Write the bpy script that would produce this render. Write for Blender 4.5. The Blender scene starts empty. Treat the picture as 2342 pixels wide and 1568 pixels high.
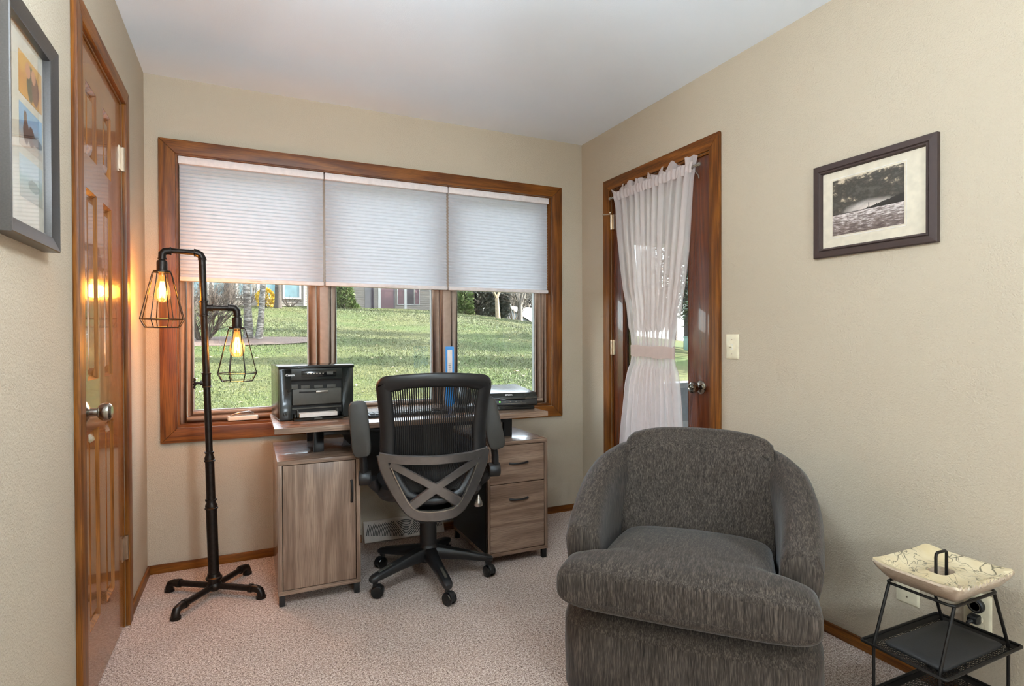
import bpy, bmesh, math, random
import numpy as np
from mathutils import Vector, Matrix, noise as mnoise
rnd = random.Random(7)
PI = math.pi
S = bpy.context.scene
COL = S.collection

# ------------------------------------------------------------------ camera
cam_d = bpy.data.cameras.new('camera')
cam_d.sensor_width = 36.0
cam_d.lens = 1293.455 / 2342.0 * 36.0
cam_d.clip_start = 0.05
cam_d.clip_end = 300
cam = bpy.data.objects.new('camera', cam_d)
COL.objects.link(cam)
S.camera = cam
YAW, PITCH, ROLL = 0.437208, -0.007558, -0.003693
fw = Vector((math.sin(YAW)*math.cos(PITCH), math.cos(YAW)*math.cos(PITCH), math.sin(PITCH)))
r0 = Vector((math.cos(YAW), -math.sin(YAW), 0))
u0 = r0.cross(fw)
rr = math.cos(ROLL)*r0 + math.sin(ROLL)*u0
uu = -math.sin(ROLL)*r0 + math.cos(ROLL)*u0
M = Matrix((rr, uu, -fw)).transposed().to_4x4()
M.translation = (0, 0, 1.145)
cam.matrix_world = M

# ------------------------------------------------------------------ light and exposure
SKY_STRENGTH = 1.5
SUN_STRENGTH = 38.0
CEIL_FILL_W = 44.0  # power of the added overhead fill
REAR_FILL_W = 80.0  # power of the added uplight fill
FILL_COL = (0.76, 0.90, 1.0)  # tint shared by the added fill lights
GLOBE_FILL_W = 95.0  # power of the added globe fill
BULB_W = 12.0
S.view_settings.view_transform = 'Standard'
S.view_settings.look = 'None'
S.view_settings.gamma = 1.0
S.view_settings.use_curve_mapping = False
S.view_settings.exposure = 0.17
S.cycles.max_bounces = 10
S.cycles.diffuse_bounces = 5
S.cycles.glossy_bounces = 4
S.cycles.transparent_max_bounces = 24
S.cycles.transmission_bounces = 6
S.cycles.sample_clamp_indirect = 6.0
S.cycles.use_adaptive_sampling = True
S.cycles.adaptive_threshold = 0.13
S.cycles.adaptive_min_samples = 16
S.cycles.caustics_reflective = False
S.cycles.caustics_refractive = False
SUN_DIR = Vector((-0.90, 0.20, -0.45)).normalized()     # the way sunlight travels

world = bpy.data.worlds.new('sky')
S.world = world
world.use_nodes = True
wt = world.node_tree
wt.nodes.clear()
wo = wt.nodes.new('ShaderNodeOutputWorld')
wb = wt.nodes.new('ShaderNodeBackground')
sk = wt.nodes.new('ShaderNodeTexSky')
sk.sky_type = 'NISHITA'
sk.sun_disc = False
sk.sun_elevation = math.asin(-SUN_DIR.z)
sk.sun_rotation = math.atan2(-SUN_DIR.x, -SUN_DIR.y)
sk.air_density = 1.0
sk.dust_density = 2.0
hz = wt.nodes.new('ShaderNodeMix')
hz.data_type = 'RGBA'
hz.inputs[0].default_value = 0.6
hz.inputs[7].default_value = (4.6, 4.9, 5.2, 1)          # thin high haze
wt.links.new(sk.outputs[0], hz.inputs[6])
wt.links.new(hz.outputs[2], wb.inputs[0])
wb.inputs[1].default_value = SKY_STRENGTH
wt.links.new(wb.outputs[0], wo.inputs[0])

sd = bpy.data.lights.new('sun', 'SUN')
sd.energy = SUN_STRENGTH
sd.angle = 0.01
sd.color = (1.0, 0.95, 0.86)
so = bpy.data.objects.new('sun', sd)
so.rotation_euler = SUN_DIR.to_track_quat('-Z', 'Y').to_euler()
so.location = (20, 0, 20)
COL.objects.link(so)

# room measures
XL, XR, YB, YF, H = -0.4497, 2.0396, 3.2477, -2.6, 2.44
WX0, WX1, WZ0, WZ1 = -0.318, 1.803, 0.708, 2.066          # window opening

# ------------------------------------------------------------------ helpers
def L(r, g, b):
    def f(c):
        c /= 255.0
        return c/12.92 if c <= 0.04045 else ((c+0.055)/1.055)**2.4
    return (f(r), f(g), f(b), 1.0)

class NT:
    def __init__(s, name):
        s.m = bpy.data.materials.new(name)
        s.m.use_nodes = True
        s.t = s.m.node_tree
        s.b = s.t.nodes['Principled BSDF']
        s.out = s.t.nodes['Material Output']
    def n(s, kind, **kw):
        x = s.t.nodes.new('ShaderNode'+kind)
        for k, v in kw.items():
            if k.startswith('i_'):
                k = k[2:]
                x.inputs[int(k) if k.isdigit() else k.replace('_', ' ')].default_value = v
            else:
                setattr(x, k, v)
        return x
    def l(s, a, b):
        s.t.links.new(a, b)
    def coord(s, scale=(1, 1, 1), loc=(0, 0, 0), rot=(0, 0, 0)):
        c = s.n('TexCoord'); m = s.n('Mapping')
        m.inputs['Scale'].default_value = scale
        m.inputs['Location'].default_value = loc
        m.inputs['Rotation'].default_value = rot
        s.l(c.outputs['Object'], m.inputs['Vector'])
        return m.outputs[0]
    def noise(s, vec, scale, detail=3, rough=0.5, dist=0):
        x = s.n('TexNoise')
        x.inputs['Scale'].default_value = scale
        x.inputs['Detail'].default_value = detail
        x.inputs['Roughness'].default_value = rough
        x.inputs['Distortion'].default_value = dist
        s.l(vec, x.inputs['Vector'])
        return x.outputs['Fac']
    def ramp(s, fac, stops):
        x = s.n('ValToRGB')
        e = x.color_ramp.elements
        while len(e) < len(stops): e.new(0.5)
        for k, (p, c) in enumerate(stops):
            e[k].position = p; e[k].color = c
        s.l(fac, x.inputs[0])
        return x.outputs[0]
    def mix(s, fac, a, b, mode='MIX'):
        x = s.n('Mix', data_type='RGBA', blend_type=mode)
        for i, v in ((0, fac), (6, a), (7, b)):
            if hasattr(v, 'is_output'): s.l(v, x.inputs[i])
            else: x.inputs[i].default_value = v
        return x.outputs[2]
    def math(s, op, a, b=0.0, clamp=False):
        x = s.n('Math', operation=op, use_clamp=clamp)
        for i, v in ((0, a), (1, b)):
            if hasattr(v, 'is_output'): s.l(v, x.inputs[i])
            else: x.inputs[i].default_value = v
        return x.outputs[0]
    def sep(s, vec):
        x = s.n('SeparateXYZ'); s.l(vec, x.inputs[0]); return x.outputs
    def bump(s, h, strength, dist=0.002):
        x = s.n('Bump')
        x.inputs['Strength'].default_value = strength
        x.inputs['Distance'].default_value = dist
        s.l(h, x.inputs['Height'])
        s.l(x.outputs[0], s.b.inputs['Normal'])
    def set(s, color=None, rough=None, metal=None, spec=None, coat=None, sheen=None):
        for k, v in (('Base Color', color), ('Roughness', rough), ('Metallic', metal), ('Specular IOR Level', spec), ('Coat Weight', coat), ('Sheen Weight', sheen)):
            if v is None: continue
            if hasattr(v, 'is_output'): s.l(v, s.b.inputs[k])
            else: s.b.inputs[k].default_value = v
        return s

MATS = {}
def mat(name, color, rough=0.5, metal=0.0, spec=0.5, nscale=40, nvar=0.08, bump=0.0, bdist=0.001, coat=0.0, sheen=0.0):
    """plain procedural material with a little colour variation and relief"""
    t = NT(name)
    v = t.coord()
    f = t.noise(v, nscale, 4)
    a = tuple(c*(1-nvar) for c in color[:3])+(1,)
    b = tuple(min(1, c*(1+nvar)) for c in color[:3])+(1,)
    t.set(t.ramp(f, [(0.3, a), (0.7, b)]), rough, metal, spec, coat, sheen)
    if bump: t.bump(f, bump, bdist)
    MATS[name] = t.m
    return t.m

def wood(name, axis, dark, mid, light, rough=0.4, grain=1.0, coat=0.0, off=(0, 0, 0), rscale=7.0, contrast=1.0, spec=0.5):
    """straight and cathedral grain running along one axis"""
    t = NT(name)
    k = [1.0, 1.0, 1.0]; k['xyz'.index(axis)] = 0.07
    k2 = [1.0, 1.0, 1.0]; k2['xyz'.index(axis)] = 0.016
    v = t.coord(tuple(k), off)
    v2 = t.coord(tuple(k2), off)
    big = t.noise(v, rscale, 2, 0.5)
    rings = t.math('SINE', t.math('MULTIPLY', big, 62.0*grain))
    rings = t.math('ADD', t.math('MULTIPLY', rings, 0.5), 0.5)
    fine = t.noise(v2, 420*grain, 3, 0.6)
    pores = t.ramp(t.noise(v2, 620*grain, 2, 0.5), [(0.40, (0, 0, 0, 1)), (0.48, (1, 1, 1, 1))])
    f = t.math('ADD', t.math('MULTIPLY', rings, 0.34*contrast), t.math('MULTIPLY', fine, 0.74))
    c = t.ramp(f, [(0.18, dark), (0.48, mid), (0.85, light)])
    c = t.mix(t.math('MULTIPLY', t.math('SUBTRACT', 1.0, pores), 0.62*contrast), c, dark)
    t.set(c, rough, 0.0, spec, coat)
    t.bump(t.math('ADD', fine, pores), 0.12, 0.0006)
    MATS[name] = t.m
    return t.m

# --- mesh builder
class MB:
    def __init__(s): s.v = []; s.f = []
    def add(s, vs, fs):
        o = len(s.v)
        s.v += [tuple(p) for p in vs]
        s.f += [tuple(o+i for i in f) for f in fs]
        return s
    def box(s, x0, x1, y0, y1, z0, z1, M=None):
        vs = [Vector(p) for p in ((x0,y0,z0),(x1,y0,z0),(x1,y1,z0),(x0,y1,z0),(x0,y0,z1),(x1,y0,z1),(x1,y1,z1),(x0,y1,z1))]
        if M: vs = [M @ p for p in vs]
        return s.add(vs, [(0,3,2,1),(4,5,6,7),(0,1,5,4),(1,2,6,5),(2,3,7,6),(3,0,4,7)])
    def cbox(s, c, size, M=None):
        a = [c[i]-size[i]/2 for i in range(3)]; b = [c[i]+size[i]/2 for i in range(3)]
        return s.box(a[0], b[0], a[1], b[1], a[2], b[2], M)
    def prism(s, poly, axis, a, b):
        """2D polygon (in the two other axes, in xyz order) extruded along axis from a to b"""
        def pt(p, w):
            p = list(p); p.insert('xyz'.index(axis), w); return p
        n = len(poly)
        vs = [pt(p, a) for p in poly]+[pt(p, b) for p in poly]
        fs = [tuple(range(n))[::-1], tuple(range(n, 2*n))]+[(i, (i+1) % n, n+(i+1) % n, n+i) for i in range(n)]
        return s.add(vs, fs)
    def tube(s, pts, r, n=10, closed=False, caps=True, flat=None):
        pts = [Vector(p) for p in pts]
        m = len(pts)
        rs = r if isinstance(r, (list, tuple)) else [r]*m
        rings = []
        nrm = None
        for i in range(m):
            if closed: d = (pts[(i+1) % m]-pts[i-1]).normalized()
            else: d = (pts[min(i+1, m-1)]-pts[max(i-1, 0)]).normalized()
            if nrm is None:
                a = Vector((0, 0, 1)) if abs(d.z) < 0.9 else Vector((1, 0, 0))
                nrm = (a-d*a.dot(d)).normalized()
            else:
                nrm = (nrm-d*nrm.dot(d))
                nrm = nrm.normalized() if nrm.length > 1e-6 else d.orthogonal().normalized()
            bi = d.cross(nrm)
            fl = flat or 1.0
            rings.append([pts[i]+(nrm*math.cos(2*PI*k/n)*fl+bi*math.sin(2*PI*k/n))*rs[i] for k in range(n)])
        vs = [p for rg in rings for p in rg]
        fs = []
        for i in range(m if closed else m-1):
            j = (i+1) % m
            for k in range(n):
                k2 = (k+1) % n
                fs.append((i*n+k, i*n+k2, j*n+k2, j*n+k))
        if caps and not closed:
            fs.append(tuple(range(n))[::-1]); fs.append(tuple((m-1)*n+k for k in range(n)))
        return s.add(vs, fs)
    def lathe(s, prof, n=20, M=None, arc=2*PI):
        """profile of (radius, height) turned about local z, placed by M"""
        vs, fs = [], []
        full = abs(arc-2*PI) < 1e-6
        for r, z in prof:
            for k in range(n):
                a = arc*k/(n if full else n-1)
                vs.append(Vector((r*math.cos(a), r*math.sin(a), z)))
        m = len(prof)
        for i in range(m-1):
            for k in range(n if full else n-1):
                k2 = (k+1) % n
                fs.append((i*n+k, i*n+k2, (i+1)*n+k2, (i+1)*n+k))
        if full:
            if prof[0][0] > 1e-5: fs.append(tuple(range(n))[::-1])
            if prof[-1][0] > 1e-5: fs.append(tuple((m-1)*n+k for k in range(n)))
        if M: vs = [M @ p for p in vs]
        return s.add(vs, fs)
    def grid(s, fn, nu, nv, cu=False, cv=False):
        vs = [fn(i/(nu if cu else nu-1), j/(nv if cv else nv-1)) for i in range(nu) for j in range(nv)]
        fs = []
        for i in range(nu if cu else nu-1):
            for j in range(nv if cv else nv-1):
                fs.append((i*nv+j, ((i+1) % nu)*nv+j, ((i+1) % nu)*nv+(j+1) % nv, i*nv+(j+1) % nv))
        return s.add(vs, fs)
    def loft(s, rings, caps=True):
        n = len(rings[0]); m = len(rings)
        vs = [p for r in rings for p in r]
        fs = [(i*n+k, i*n+(k+1) % n, (i+1)*n+(k+1) % n, (i+1)*n+k) for i in range(m-1) for k in range(n)]
        if caps: fs += [tuple(range(n))[::-1], tuple((m-1)*n+k for k in range(n))]
        return s.add(vs, fs)
    def sphere(s, c, r, n=14, sc=(1, 1, 1)):
        pr = [(math.sin(PI*i/n)*r, -math.cos(PI*i/n)*r) for i in range(n+1)]
        pr[0] = (0, -r); pr[-1] = (0, r)
        return s.lathe(pr, n+4, Matrix.Translation(c) @ Matrix.Diagonal((sc[0], sc[1], sc[2], 1)))
    def build(s, name, material, parent=None, bev=0.0, smooth=True, seg=2, local=False, sub=0, angle=35):
        vs = s.v
        if parent is not None and not local:
            Mi = wm(parent).inverted()
            vs = [Mi @ Vector(p) for p in vs]
        me = bpy.data.meshes.new(name)
        me.from_pydata([tuple(p) for p in vs], [], s.f)
        bm = bmesh.new(); bm.from_mesh(me)
        bmesh.ops.remove_doubles(bm, verts=bm.verts, dist=1e-6)
        bmesh.ops.recalc_face_normals(bm, faces=bm.faces)
        if bev:
            ed = [e for e in bm.edges if len(e.link_faces) == 2 and e.calc_face_angle(0) > 0.6]
            bmesh.ops.bevel(bm, geom=ed, offset=bev, segments=seg, affect='EDGES', profile=0.6, clamp_overlap=True)
        bm.to_mesh(me); bm.free()
        if smooth:
            me.shade_smooth()
            me.set_sharp_from_angle(angle=math.radians(angle))
        me.materials.append(MATS[material] if isinstance(material, str) else material)
        o = bpy.data.objects.new(name, me)
        COL.objects.link(o)
        if parent is not None: o.parent = parent
        if sub:
            md = o.modifiers.new('smooth', 'SUBSURF'); md.levels = sub; md.render_levels = sub
        return o

def wm(o):
    m = o.matrix_basis.copy()
    while o.parent is not None:
        o = o.parent
        m = o.matrix_basis @ m
    return m
def tag(o, label=None, cat=None, group=None, kind=None):
    if label: o['label'] = label
    if cat: o['category'] = cat
    if group: o['group'] = group
    if kind: o['kind'] = kind
    return o
def thing(name, label, cat, loc=(0, 0, 0), rz=0.0, group=None):
    o = bpy.data.objects.new(name, None)
    o.empty_display_size = 0.05
    o.location = loc; o.rotation_euler = (0, 0, rz)
    COL.objects.link(o)
    return tag(o, label, cat, group)
def struct(name, loc=(0, 0, 0)):
    o = bpy.data.objects.new(name, None)
    o.empty_display_size = 0.05; o.location = loc
    COL.objects.link(o)
    o['kind'] = 'structure'
    return o
def Rm(axis, deg): return Matrix.Rotation(math.radians(deg), 4, axis)
def T(*p): return Matrix.Translation(p)
def text_mesh(body, size, ext=0.0004, bold=0.0):
    c = bpy.data.curves.new('lettering', 'FONT')
    c.body = body; c.size = size; c.extrude = ext; c.align_x = 'CENTER'; c.align_y = 'CENTER'; c.offset = bold
    c.resolution_u = 4
    o = bpy.data.objects.new('lettering', c); COL.objects.link(o)
    dg = bpy.context.evaluated_depsgraph_get()
    me = bpy.data.meshes.new_from_object(o.evaluated_get(dg))
    bpy.data.objects.remove(o); bpy.data.curves.remove(c)
    return me
def text_part(name, body, size, material, parent, Mloc, bold=0.0):
    me = text_mesh(body, size, bold=bold)
    me.materials.clear(); me.materials.append(MATS[material])
    o = bpy.data.objects.new(name, me); COL.objects.link(o)
    o.parent = parent; o.matrix_basis = Mloc
    return o

# ------------------------------------------------------------------ materials
def m_wall(name, col, sc=190, st=0.35):
    t = NT(name); v = t.coord()
    n1 = t.noise(v, sc, 2, 0.5); n2 = t.noise(v, 2.2, 3)
    a = tuple(c*0.965 for c in col[:3])+(1,)
    t.set(t.ramp(n2, [(0.3, a), (0.7, col)]), 0.72, 0, 0.3)
    t.bump(t.ramp(n1, [(0.4, (0, 0, 0, 1)), (0.62, (1, 1, 1, 1))]), st, 0.0014)
    MATS[name] = t.m
m_wall('wall_paint', L(187, 173, 152), 190, 0.55)
m_wall('ceiling_paint', L(236, 243, 251), 260, 0.12)

def m_carpet():
    t = NT('carpet'); v = t.coord()
    n1 = t.noise(v, 250, 2, 0.65); n2 = t.noise(v, 110, 2, 0.5); n3 = t.noise(v, 3.0, 3)
    f = t.math('ADD', t.math('MULTIPLY', n1, 0.7), t.math('MULTIPLY', n2, 0.3))
    c = t.ramp(f, [(0.37, L(88, 69, 60)), (0.46, L(166, 141, 126)), (0.55, L(218, 198, 184)), (0.63, L(244, 233, 224))])
    c = t.mix(t.ramp(n3, [(0.35, (0.86, 0.86, 0.86, 1)), (0.65, (1, 1, 1, 1))]), (0, 0, 0, 1), c)
    t.set(c, 0.95, 0, 0.1, sheen=0.15)
    t.bump(f, 0.9, 0.006)
    MATS['carpet'] = t.m
m_carpet()
for ax in 'xyz':
    wood('oak_'+ax, ax, L(56, 27, 5), L(112, 61, 15), L(146, 90, 30), 0.42, 1.0, 0.0, contrast=0.85, spec=0.35)
    wood('door_wood_'+ax, ax, L(84, 46, 18), L(142, 88, 40), L(170, 114, 58), 0.22, 1.0, 0.45, contrast=0.7)
    wood('dark_door_'+ax, ax, L(60, 26, 12), L(96, 46, 22), L(120, 64, 32), 0.25, 1.0, 0.5, contrast=0.5)
    wood('desk_wood_'+ax, ax, L(88, 68, 55), L(132, 106, 88), L(158, 132, 112), 0.27, 0.8, 0.3, contrast=1.0, rscale=6)
mat('vinyl_tan', L(166, 143, 125), 0.45)
mat('vinyl_grey', L(150, 150, 148), 0.4)
mat('white_plastic', L(226, 220, 206), 0.4)
mat('ivory_plastic', L(224, 214, 186), 0.35)
mat('rail_white', L(226, 216, 212), 0.5)
mat('black_plastic', L(26, 25, 25), 0.42, nvar=0.15)
mat('black_gloss', L(18, 19, 19), 0.12, nvar=0.1)
mat('printer_black', L(34, 36, 33), 0.22, nvar=0.1)
mat('printer_grey', L(70, 66, 58), 0.5)
mat('arm_pad', L(52, 49, 44), 0.55, bump=0.1)
mat('silver_plastic', L(120, 114, 110), 0.3, 0.8)
mat('silver_trim', L(160, 152, 142), 0.25, 0.8)
mat('nickel', L(176, 170, 160), 0.22, 1.0)
mat('dark_nickel', L(150, 144, 134), 0.16, 1.0)
mat('hinge_metal', L(190, 172, 150), 0.3, 1.0)
mat('iron', L(46, 40, 36), 0.36, 0.75, nscale=90, nvar=0.25, bump=0.1)
mat('wire_black', L(24, 21, 19), 0.42, 0.4)
mat('black_metal', L(30, 29, 29), 0.4, 0.4)
mat('brass_socket', L(180, 130, 70), 0.35, 0.9)
mat('paper', L(232, 222, 212), 0.8)
mat('blue_card', L(26, 128, 200), 0.45)
mat('label_white', L(226, 220, 214), 0.7)
mat('ink', L(30, 28, 28), 0.7)
mat('mat_board', L(218, 206, 184), 0.85)
mat('pewter_frame', L(92, 88, 86), 0.3, 0.75, nscale=300)
mat('frame_side', L(66, 52, 44), 0.45)
mat('frame_brown', L(58, 43, 39), 0.62)
mat('frame_bead', L(92, 70, 60), 0.28, coat=0.3)
mat('lettering_white', L(235, 235, 235), 0.5)
mat('register_paint', L(190, 178, 166), 0.5)
mat('void_dark', L(30, 27, 25), 0.8)
mat('pad_black', L(34, 33, 33), 0.6, nscale=200, bump=0.3)
mat('fixture_white', L(240, 240, 238), 0.5)

def emit(name, col, st, sample=False):
    t = NT(name)
    t.b.inputs['Base Color'].default_value = col
    t.b.inputs['Emission Color'].default_value = col
    t.b.inputs['Emission Strength'].default_value = st
    if not sample: t.m.cycles.emission_sampling = 'NONE'
    MATS[name] = t.m
emit('filament', (1.0, 0.56, 0.18, 1), 26.0)
emit('diffuser', (1.0, 0.93, 0.84, 1), 3.0)
emit('led_green', (0.25, 1.0, 0.1, 1), 2.0)

def m_clear(name, tint, f0=0.04, rough=0.0, ior=1.5):
    t = NT(name)
    tr = t.n('BsdfTransparent'); tr.inputs[0].default_value = tint
    gl = t.n('BsdfGlossy'); gl.inputs['Roughness'].default_value = rough
    fr = t.n('Fresnel')
    ge = t.n('NewGeometry')
    t.l(t.math('SUBTRACT', ior, t.math('MULTIPLY', ge.outputs['Backfacing'], ior-1/ior)), fr.inputs[0])   # same reflectance from either side
    mx = t.n('MixShader')
    t.l(fr.outputs[0], mx.inputs[0]); t.l(tr.outputs[0], mx.inputs[1]); t.l(gl.outputs[0], mx.inputs[2])
    t.l(mx.outputs[0], t.out.inputs[0])
    MATS[name] = t.m
m_clear('window_glass', (0.95, 0.97, 0.96, 1))
m_clear('picture_glass', (0.98, 0.98, 0.98, 1))
m_clear('museum_glass', (0.98, 0.98, 0.98, 1), ior=1.12)
m_clear('amber_glass', (1.0, 0.80, 0.45, 1))
def glow_glass():
    m = MATS['amber_glass']; nt = m.node_tree
    out = nt.nodes['Material Output']; src = out.inputs[0].links[0].from_socket
    em = nt.nodes.new('ShaderNodeEmission'); em.inputs[0].default_value = (1.0, 0.52, 0.14, 1); em.inputs[1].default_value = 1.6
    mx = nt.nodes.new('ShaderNodeMixShader'); mx.inputs[0].default_value = 0.30
    m.cycles.emission_sampling = 'NONE'
    nt.links.new(src, mx.inputs[1]); nt.links.new(em.outputs[0], mx.inputs[2]); nt.links.new(mx.outputs[0], out.inputs[0])
glow_glass()

def m_fabric_trans(name, col, transp, transl, transp_noise=None):
    """thin cloth: part see-through weave, part light-scattering thread"""
    t = NT(name); v = t.coord()
    n = t.noise(v, 30, 3)
    a = tuple(c*0.95 for c in col[:3])+(1,)
    c = t.ramp(n, [(0.3, a), (0.7, col)])
    df = t.n('BsdfDiffuse'); tl = t.n('BsdfTranslucent')
    t.l(c, df.inputs[0]); t.l(c, tl.inputs[0])
    m1 = t.n('MixShader'); m1.inputs[0].default_value = transl
    t.l(df.outputs[0], m1.inputs[1]); t.l(tl.outputs[0], m1.inputs[2])
    last = m1.outputs[0]
    if transp:
        tr = t.n('BsdfTransparent')
        m2 = t.n('MixShader'); m2.inputs[0].default_value = transp
        t.l(last, m2.inputs[1]); t.l(tr.outputs[0], m2.inputs[2])
        last = m2.outputs[0]
    t.l(last, t.out.inputs[0])
    MATS[name] = t.m
m_fabric_trans('shade_cloth', L(206, 207, 211), 0.0, 0.26)
m_fabric_trans('sheer', L(244, 234, 230), 0.26, 0.55)
m_fabric_trans('sheer_pocket', L(236, 224, 220), 0.10, 0.45)
m_fabric_trans('sheer_band', L(226, 206, 196), 0.08, 0.4)

def m_upholstery():
    t = NT('upholstery')
    tc = t.n('TexCoord')
    nx, ny, nz = t.sep(tc.outputs['Normal'])
    up = t.ramp(t.math('ABSOLUTE', nz), [(0.55, (0, 0, 0, 1)), (0.75, (1, 1, 1, 1))])
    def streak(sc):
        v = t.coord(sc)
        return t.math('ADD', t.math('MULTIPLY', t.noise(v, 430, 2, 0.6), 0.6), t.math('MULTIPLY', t.noise(v, 150, 3, 0.6), 0.4))
    f = t.mix(up, streak((1, 1, 0.06)), streak((1, 0.10, 0.5)))
    c = t.ramp(f, [(0.35, L(32, 26, 22)), (0.5, L(60, 52, 45)), (0.65, L(92, 82, 74))])
    t.set(c, 0.78, 0, 0.25, sheen=0.14)
    t.b.inputs['Sheen Roughness'].default_value = 0.4
    t.bump(f, 0.5, 0.002)
    MATS['upholstery'] = t.m
m_upholstery()

# ------------------------------------------------------------------ the room shell
WT = 0.17
b = MB()
b.box(XL-0.1, WX0, YB, YB+WT, 0, H).box(WX1, XR+0.1, YB, YB+WT, 0, H)
b.box(WX0, WX1, YB, YB+WT, 0, WZ0).box(WX0, WX1, YB, YB+WT, WZ1, H)
tag(b.build('wall_back', 'wall_paint', smooth=False), kind='structure')
DY0, DY1, DZ1 = 2.075, 2.909, 2.053                        # outside door opening in the right wall
b = MB()
b.box(XR, XR+WT, YF, DY0, 0, H).box(XR, XR+WT, DY1, YB, 0, H).box(XR, XR+WT, DY0, DY1, DZ1, H)
tag(b.build('wall_right', 'wall_paint', smooth=False), kind='structure')
CY0, CY1, CZ1 = 2.045, 2.70, 2.085                         # closet door opening in the left wall
b = MB()
b.box(XL-0.12, XL, YF, CY0, 0, H).box(XL-0.12, XL, CY1, YB, 0, H).box(XL-0.12, XL, CY0, CY1, CZ1, H)
tag(b.build('wall_left', 'wall_paint', smooth=False), kind='structure')
tag(MB().box(XL-0.1, XR+0.1, YF-0.12, YF, 0, H).build('wall_rear', 'wall_paint', smooth=False), kind='structure')
tag(MB().box(XL-0.75, XL-0.70, 1.8, YB, 0, H).build('wall_closet', 'wall_paint', smooth=False), kind='structure')
tag(MB().box(XL-0.8, XR+0.2, YF-0.15, YB+WT, -0.12, 0).build('floor', 'carpet', smooth=False), kind='structure')
tag(MB().box(XL-0.8, XR+0.2, YF-0.15, YB+WT, H, H+0.12).build('ceiling', 'ceiling_paint', smooth=False), kind='structure')

# baseboards
BH, BT = 0.043, 0.012
def baseboard(name, x0, x1, y0, y1, ax):
    tag(MB().box(x0, x1, y0, y1, 0, BH).build(name, 'oak_'+ax, bev=0.003), kind='structure')
bb = MB().box(XL, 0.575, YB-BT, YB, 0, BH).box(1.055, XR, YB-BT, YB, 0, BH)
tag(bb.build('baseboard_back', 'oak_x', bev=0.003), kind='structure')
bb = MB().box(XR-BT, XR, YF, 2.015, 0, BH).box(XR-BT, XR, 2.975, YB-BT, 0, BH)
tag(bb.build('baseboard_right', 'oak_y', bev=0.003), kind='structure')
bb = MB().box(XL, XL+BT, YF, 1.985, 0, BH).box(XL, XL+BT, 2.765, YB-BT, 0, BH)
tag(bb.build('baseboard_left', 'oak_y', bev=0.003), kind='structure')

# window casing and wooden lining
CW = 0.072
tr = struct('trim_1', (WX0-CW, YB, WZ0-CW))
x0, x1, z0, z1 = WX0-CW, WX1+CW, WZ0-CW, WZ1+CW-0.004
ya, yb = YB-0.019, YB
MB().prism([(x0, z1), (x1, z1), (WX1, WZ1), (WX0, WZ1)], 'y', ya, yb).build('casing_board', 'oak_x', tr, bev=0.004)
MB().prism([(x0, z0), (WX0, WZ0), (WX1, WZ0), (x1, z0)], 'y', ya, yb).build('casing_board', 'oak_x', tr, bev=0.004)
MB().prism([(x0, z0), (x0, z1), (WX0, WZ1), (WX0, WZ0)], 'y', ya, yb).build('casing_board', 'oak_z', tr, bev=0.004)
MB().prism([(x1, z0), (WX1, WZ0), (WX1, WZ1), (x1, z1)], 'y', ya, yb).build('casing_board', 'oak_z', tr, bev=0.004)
JD = 0.065
MB().box(WX0, WX1, YB+0.0005, YB+JD, WZ0, WZ0+0.012).build('lining_board', 'oak_x', tr)
MB().box(WX0, WX1, YB+0.0005, YB+JD, WZ1-0.004, WZ1).build('lining_board', 'oak_x', tr)
MB().box(WX0, WX0+0.008, YB+0.0005, YB+JD, WZ0+0.012, WZ1-0.004).build('lining_board', 'oak_z', tr)
MB().box(WX1-0.008, WX1, YB+0.0005, YB+JD, WZ0+0.012, WZ1-0.004).build('lining_board', 'oak_z', tr)

# three casement windows
def window(n, a, c, ga, gc):
    """unit from x=a to c, clear glass from ga to gc"""
    w = struct('window_%d' % n, (a, YB+0.06, WZ0))
    zb, zt = WZ0+0.012, WZ1-0.004
    gz0, gz1 = 0.776, zt-0.055
    f0, f1 = YB+0.055, YB+0.13
    fi, fo = a+0.026, c-0.026
    b = MB()
    b.box(a, fi, f0, f1, zb, zt).box(fo, c, f0, f1, zb, zt).box(fi, fo, f0, f1, zb, zb+0.03).box(fi, fo, f0, f1, zt-0.03, zt)
    b.build('window_frame', 'vinyl_tan', w, bev=0.003)
    s0, s1 = YB+0.075, YB+0.115
    b = MB()
    e = 0.004
    b.box(fi+e, ga, s0, s1, zb+0.032, zt-0.032).box(gc, fo-e, s0, s1, zb+0.032, zt-0.032)
    b.box(ga, gc, s0, s1, zb+0.032, gz0).box(ga, gc, s0, s1, gz1, zt-0.032)
    b.build('sash', 'vinyl_tan', w, bev=0.004)
    b = MB()
    q = 0.006
    for (p, r, s, t) in ((ga, ga+q, gz0, gz1), (gc-q, gc, gz0, gz1), (ga+q, gc-q, gz0, gz0+q), (ga+q, gc-q, gz1-q, gz1)):
        b.box(p, r, s0+0.012, s1-0.002, s, t)
    b.build('glazing_bead', 'vinyl_grey', w)
    MB().box(ga, gc, YB+0.098, YB+0.101, gz0, gz1).build('pane', 'window_glass', w, smooth=False)
    # folding crank operator on the bottom frame
    cx = (ga+gc)/2-0.05 if n == 1 else (ga+gc)/2
    k = MB().prism([(cx-0.075, YB+0.056), (cx+0.075, YB+0.056), (cx+0.07, YB+0.026), (cx-0.07, YB+0.026)], 'z', zb+0.004, zb+0.026)
    op = k.build('crank_cover', 'vinyl_tan' if n > 1 else 'white_plastic', w, bev=0.005)
    MB().tube([(cx-0.06, YB+0.04, zb+0.03), (cx-0.02, YB+0.03, zb+0.042), (cx+0.03, YB+0.034, zb+0.046), (cx+0.05, YB+0.04, zb+0.036)], [0.006, 0.008, 0.009, 0.006], 8, flat=0.7).build('crank_handle', 'silver_trim', op)
    return w
window(1, WX0+0.008, 0.376, -0.257, 0.308)
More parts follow.
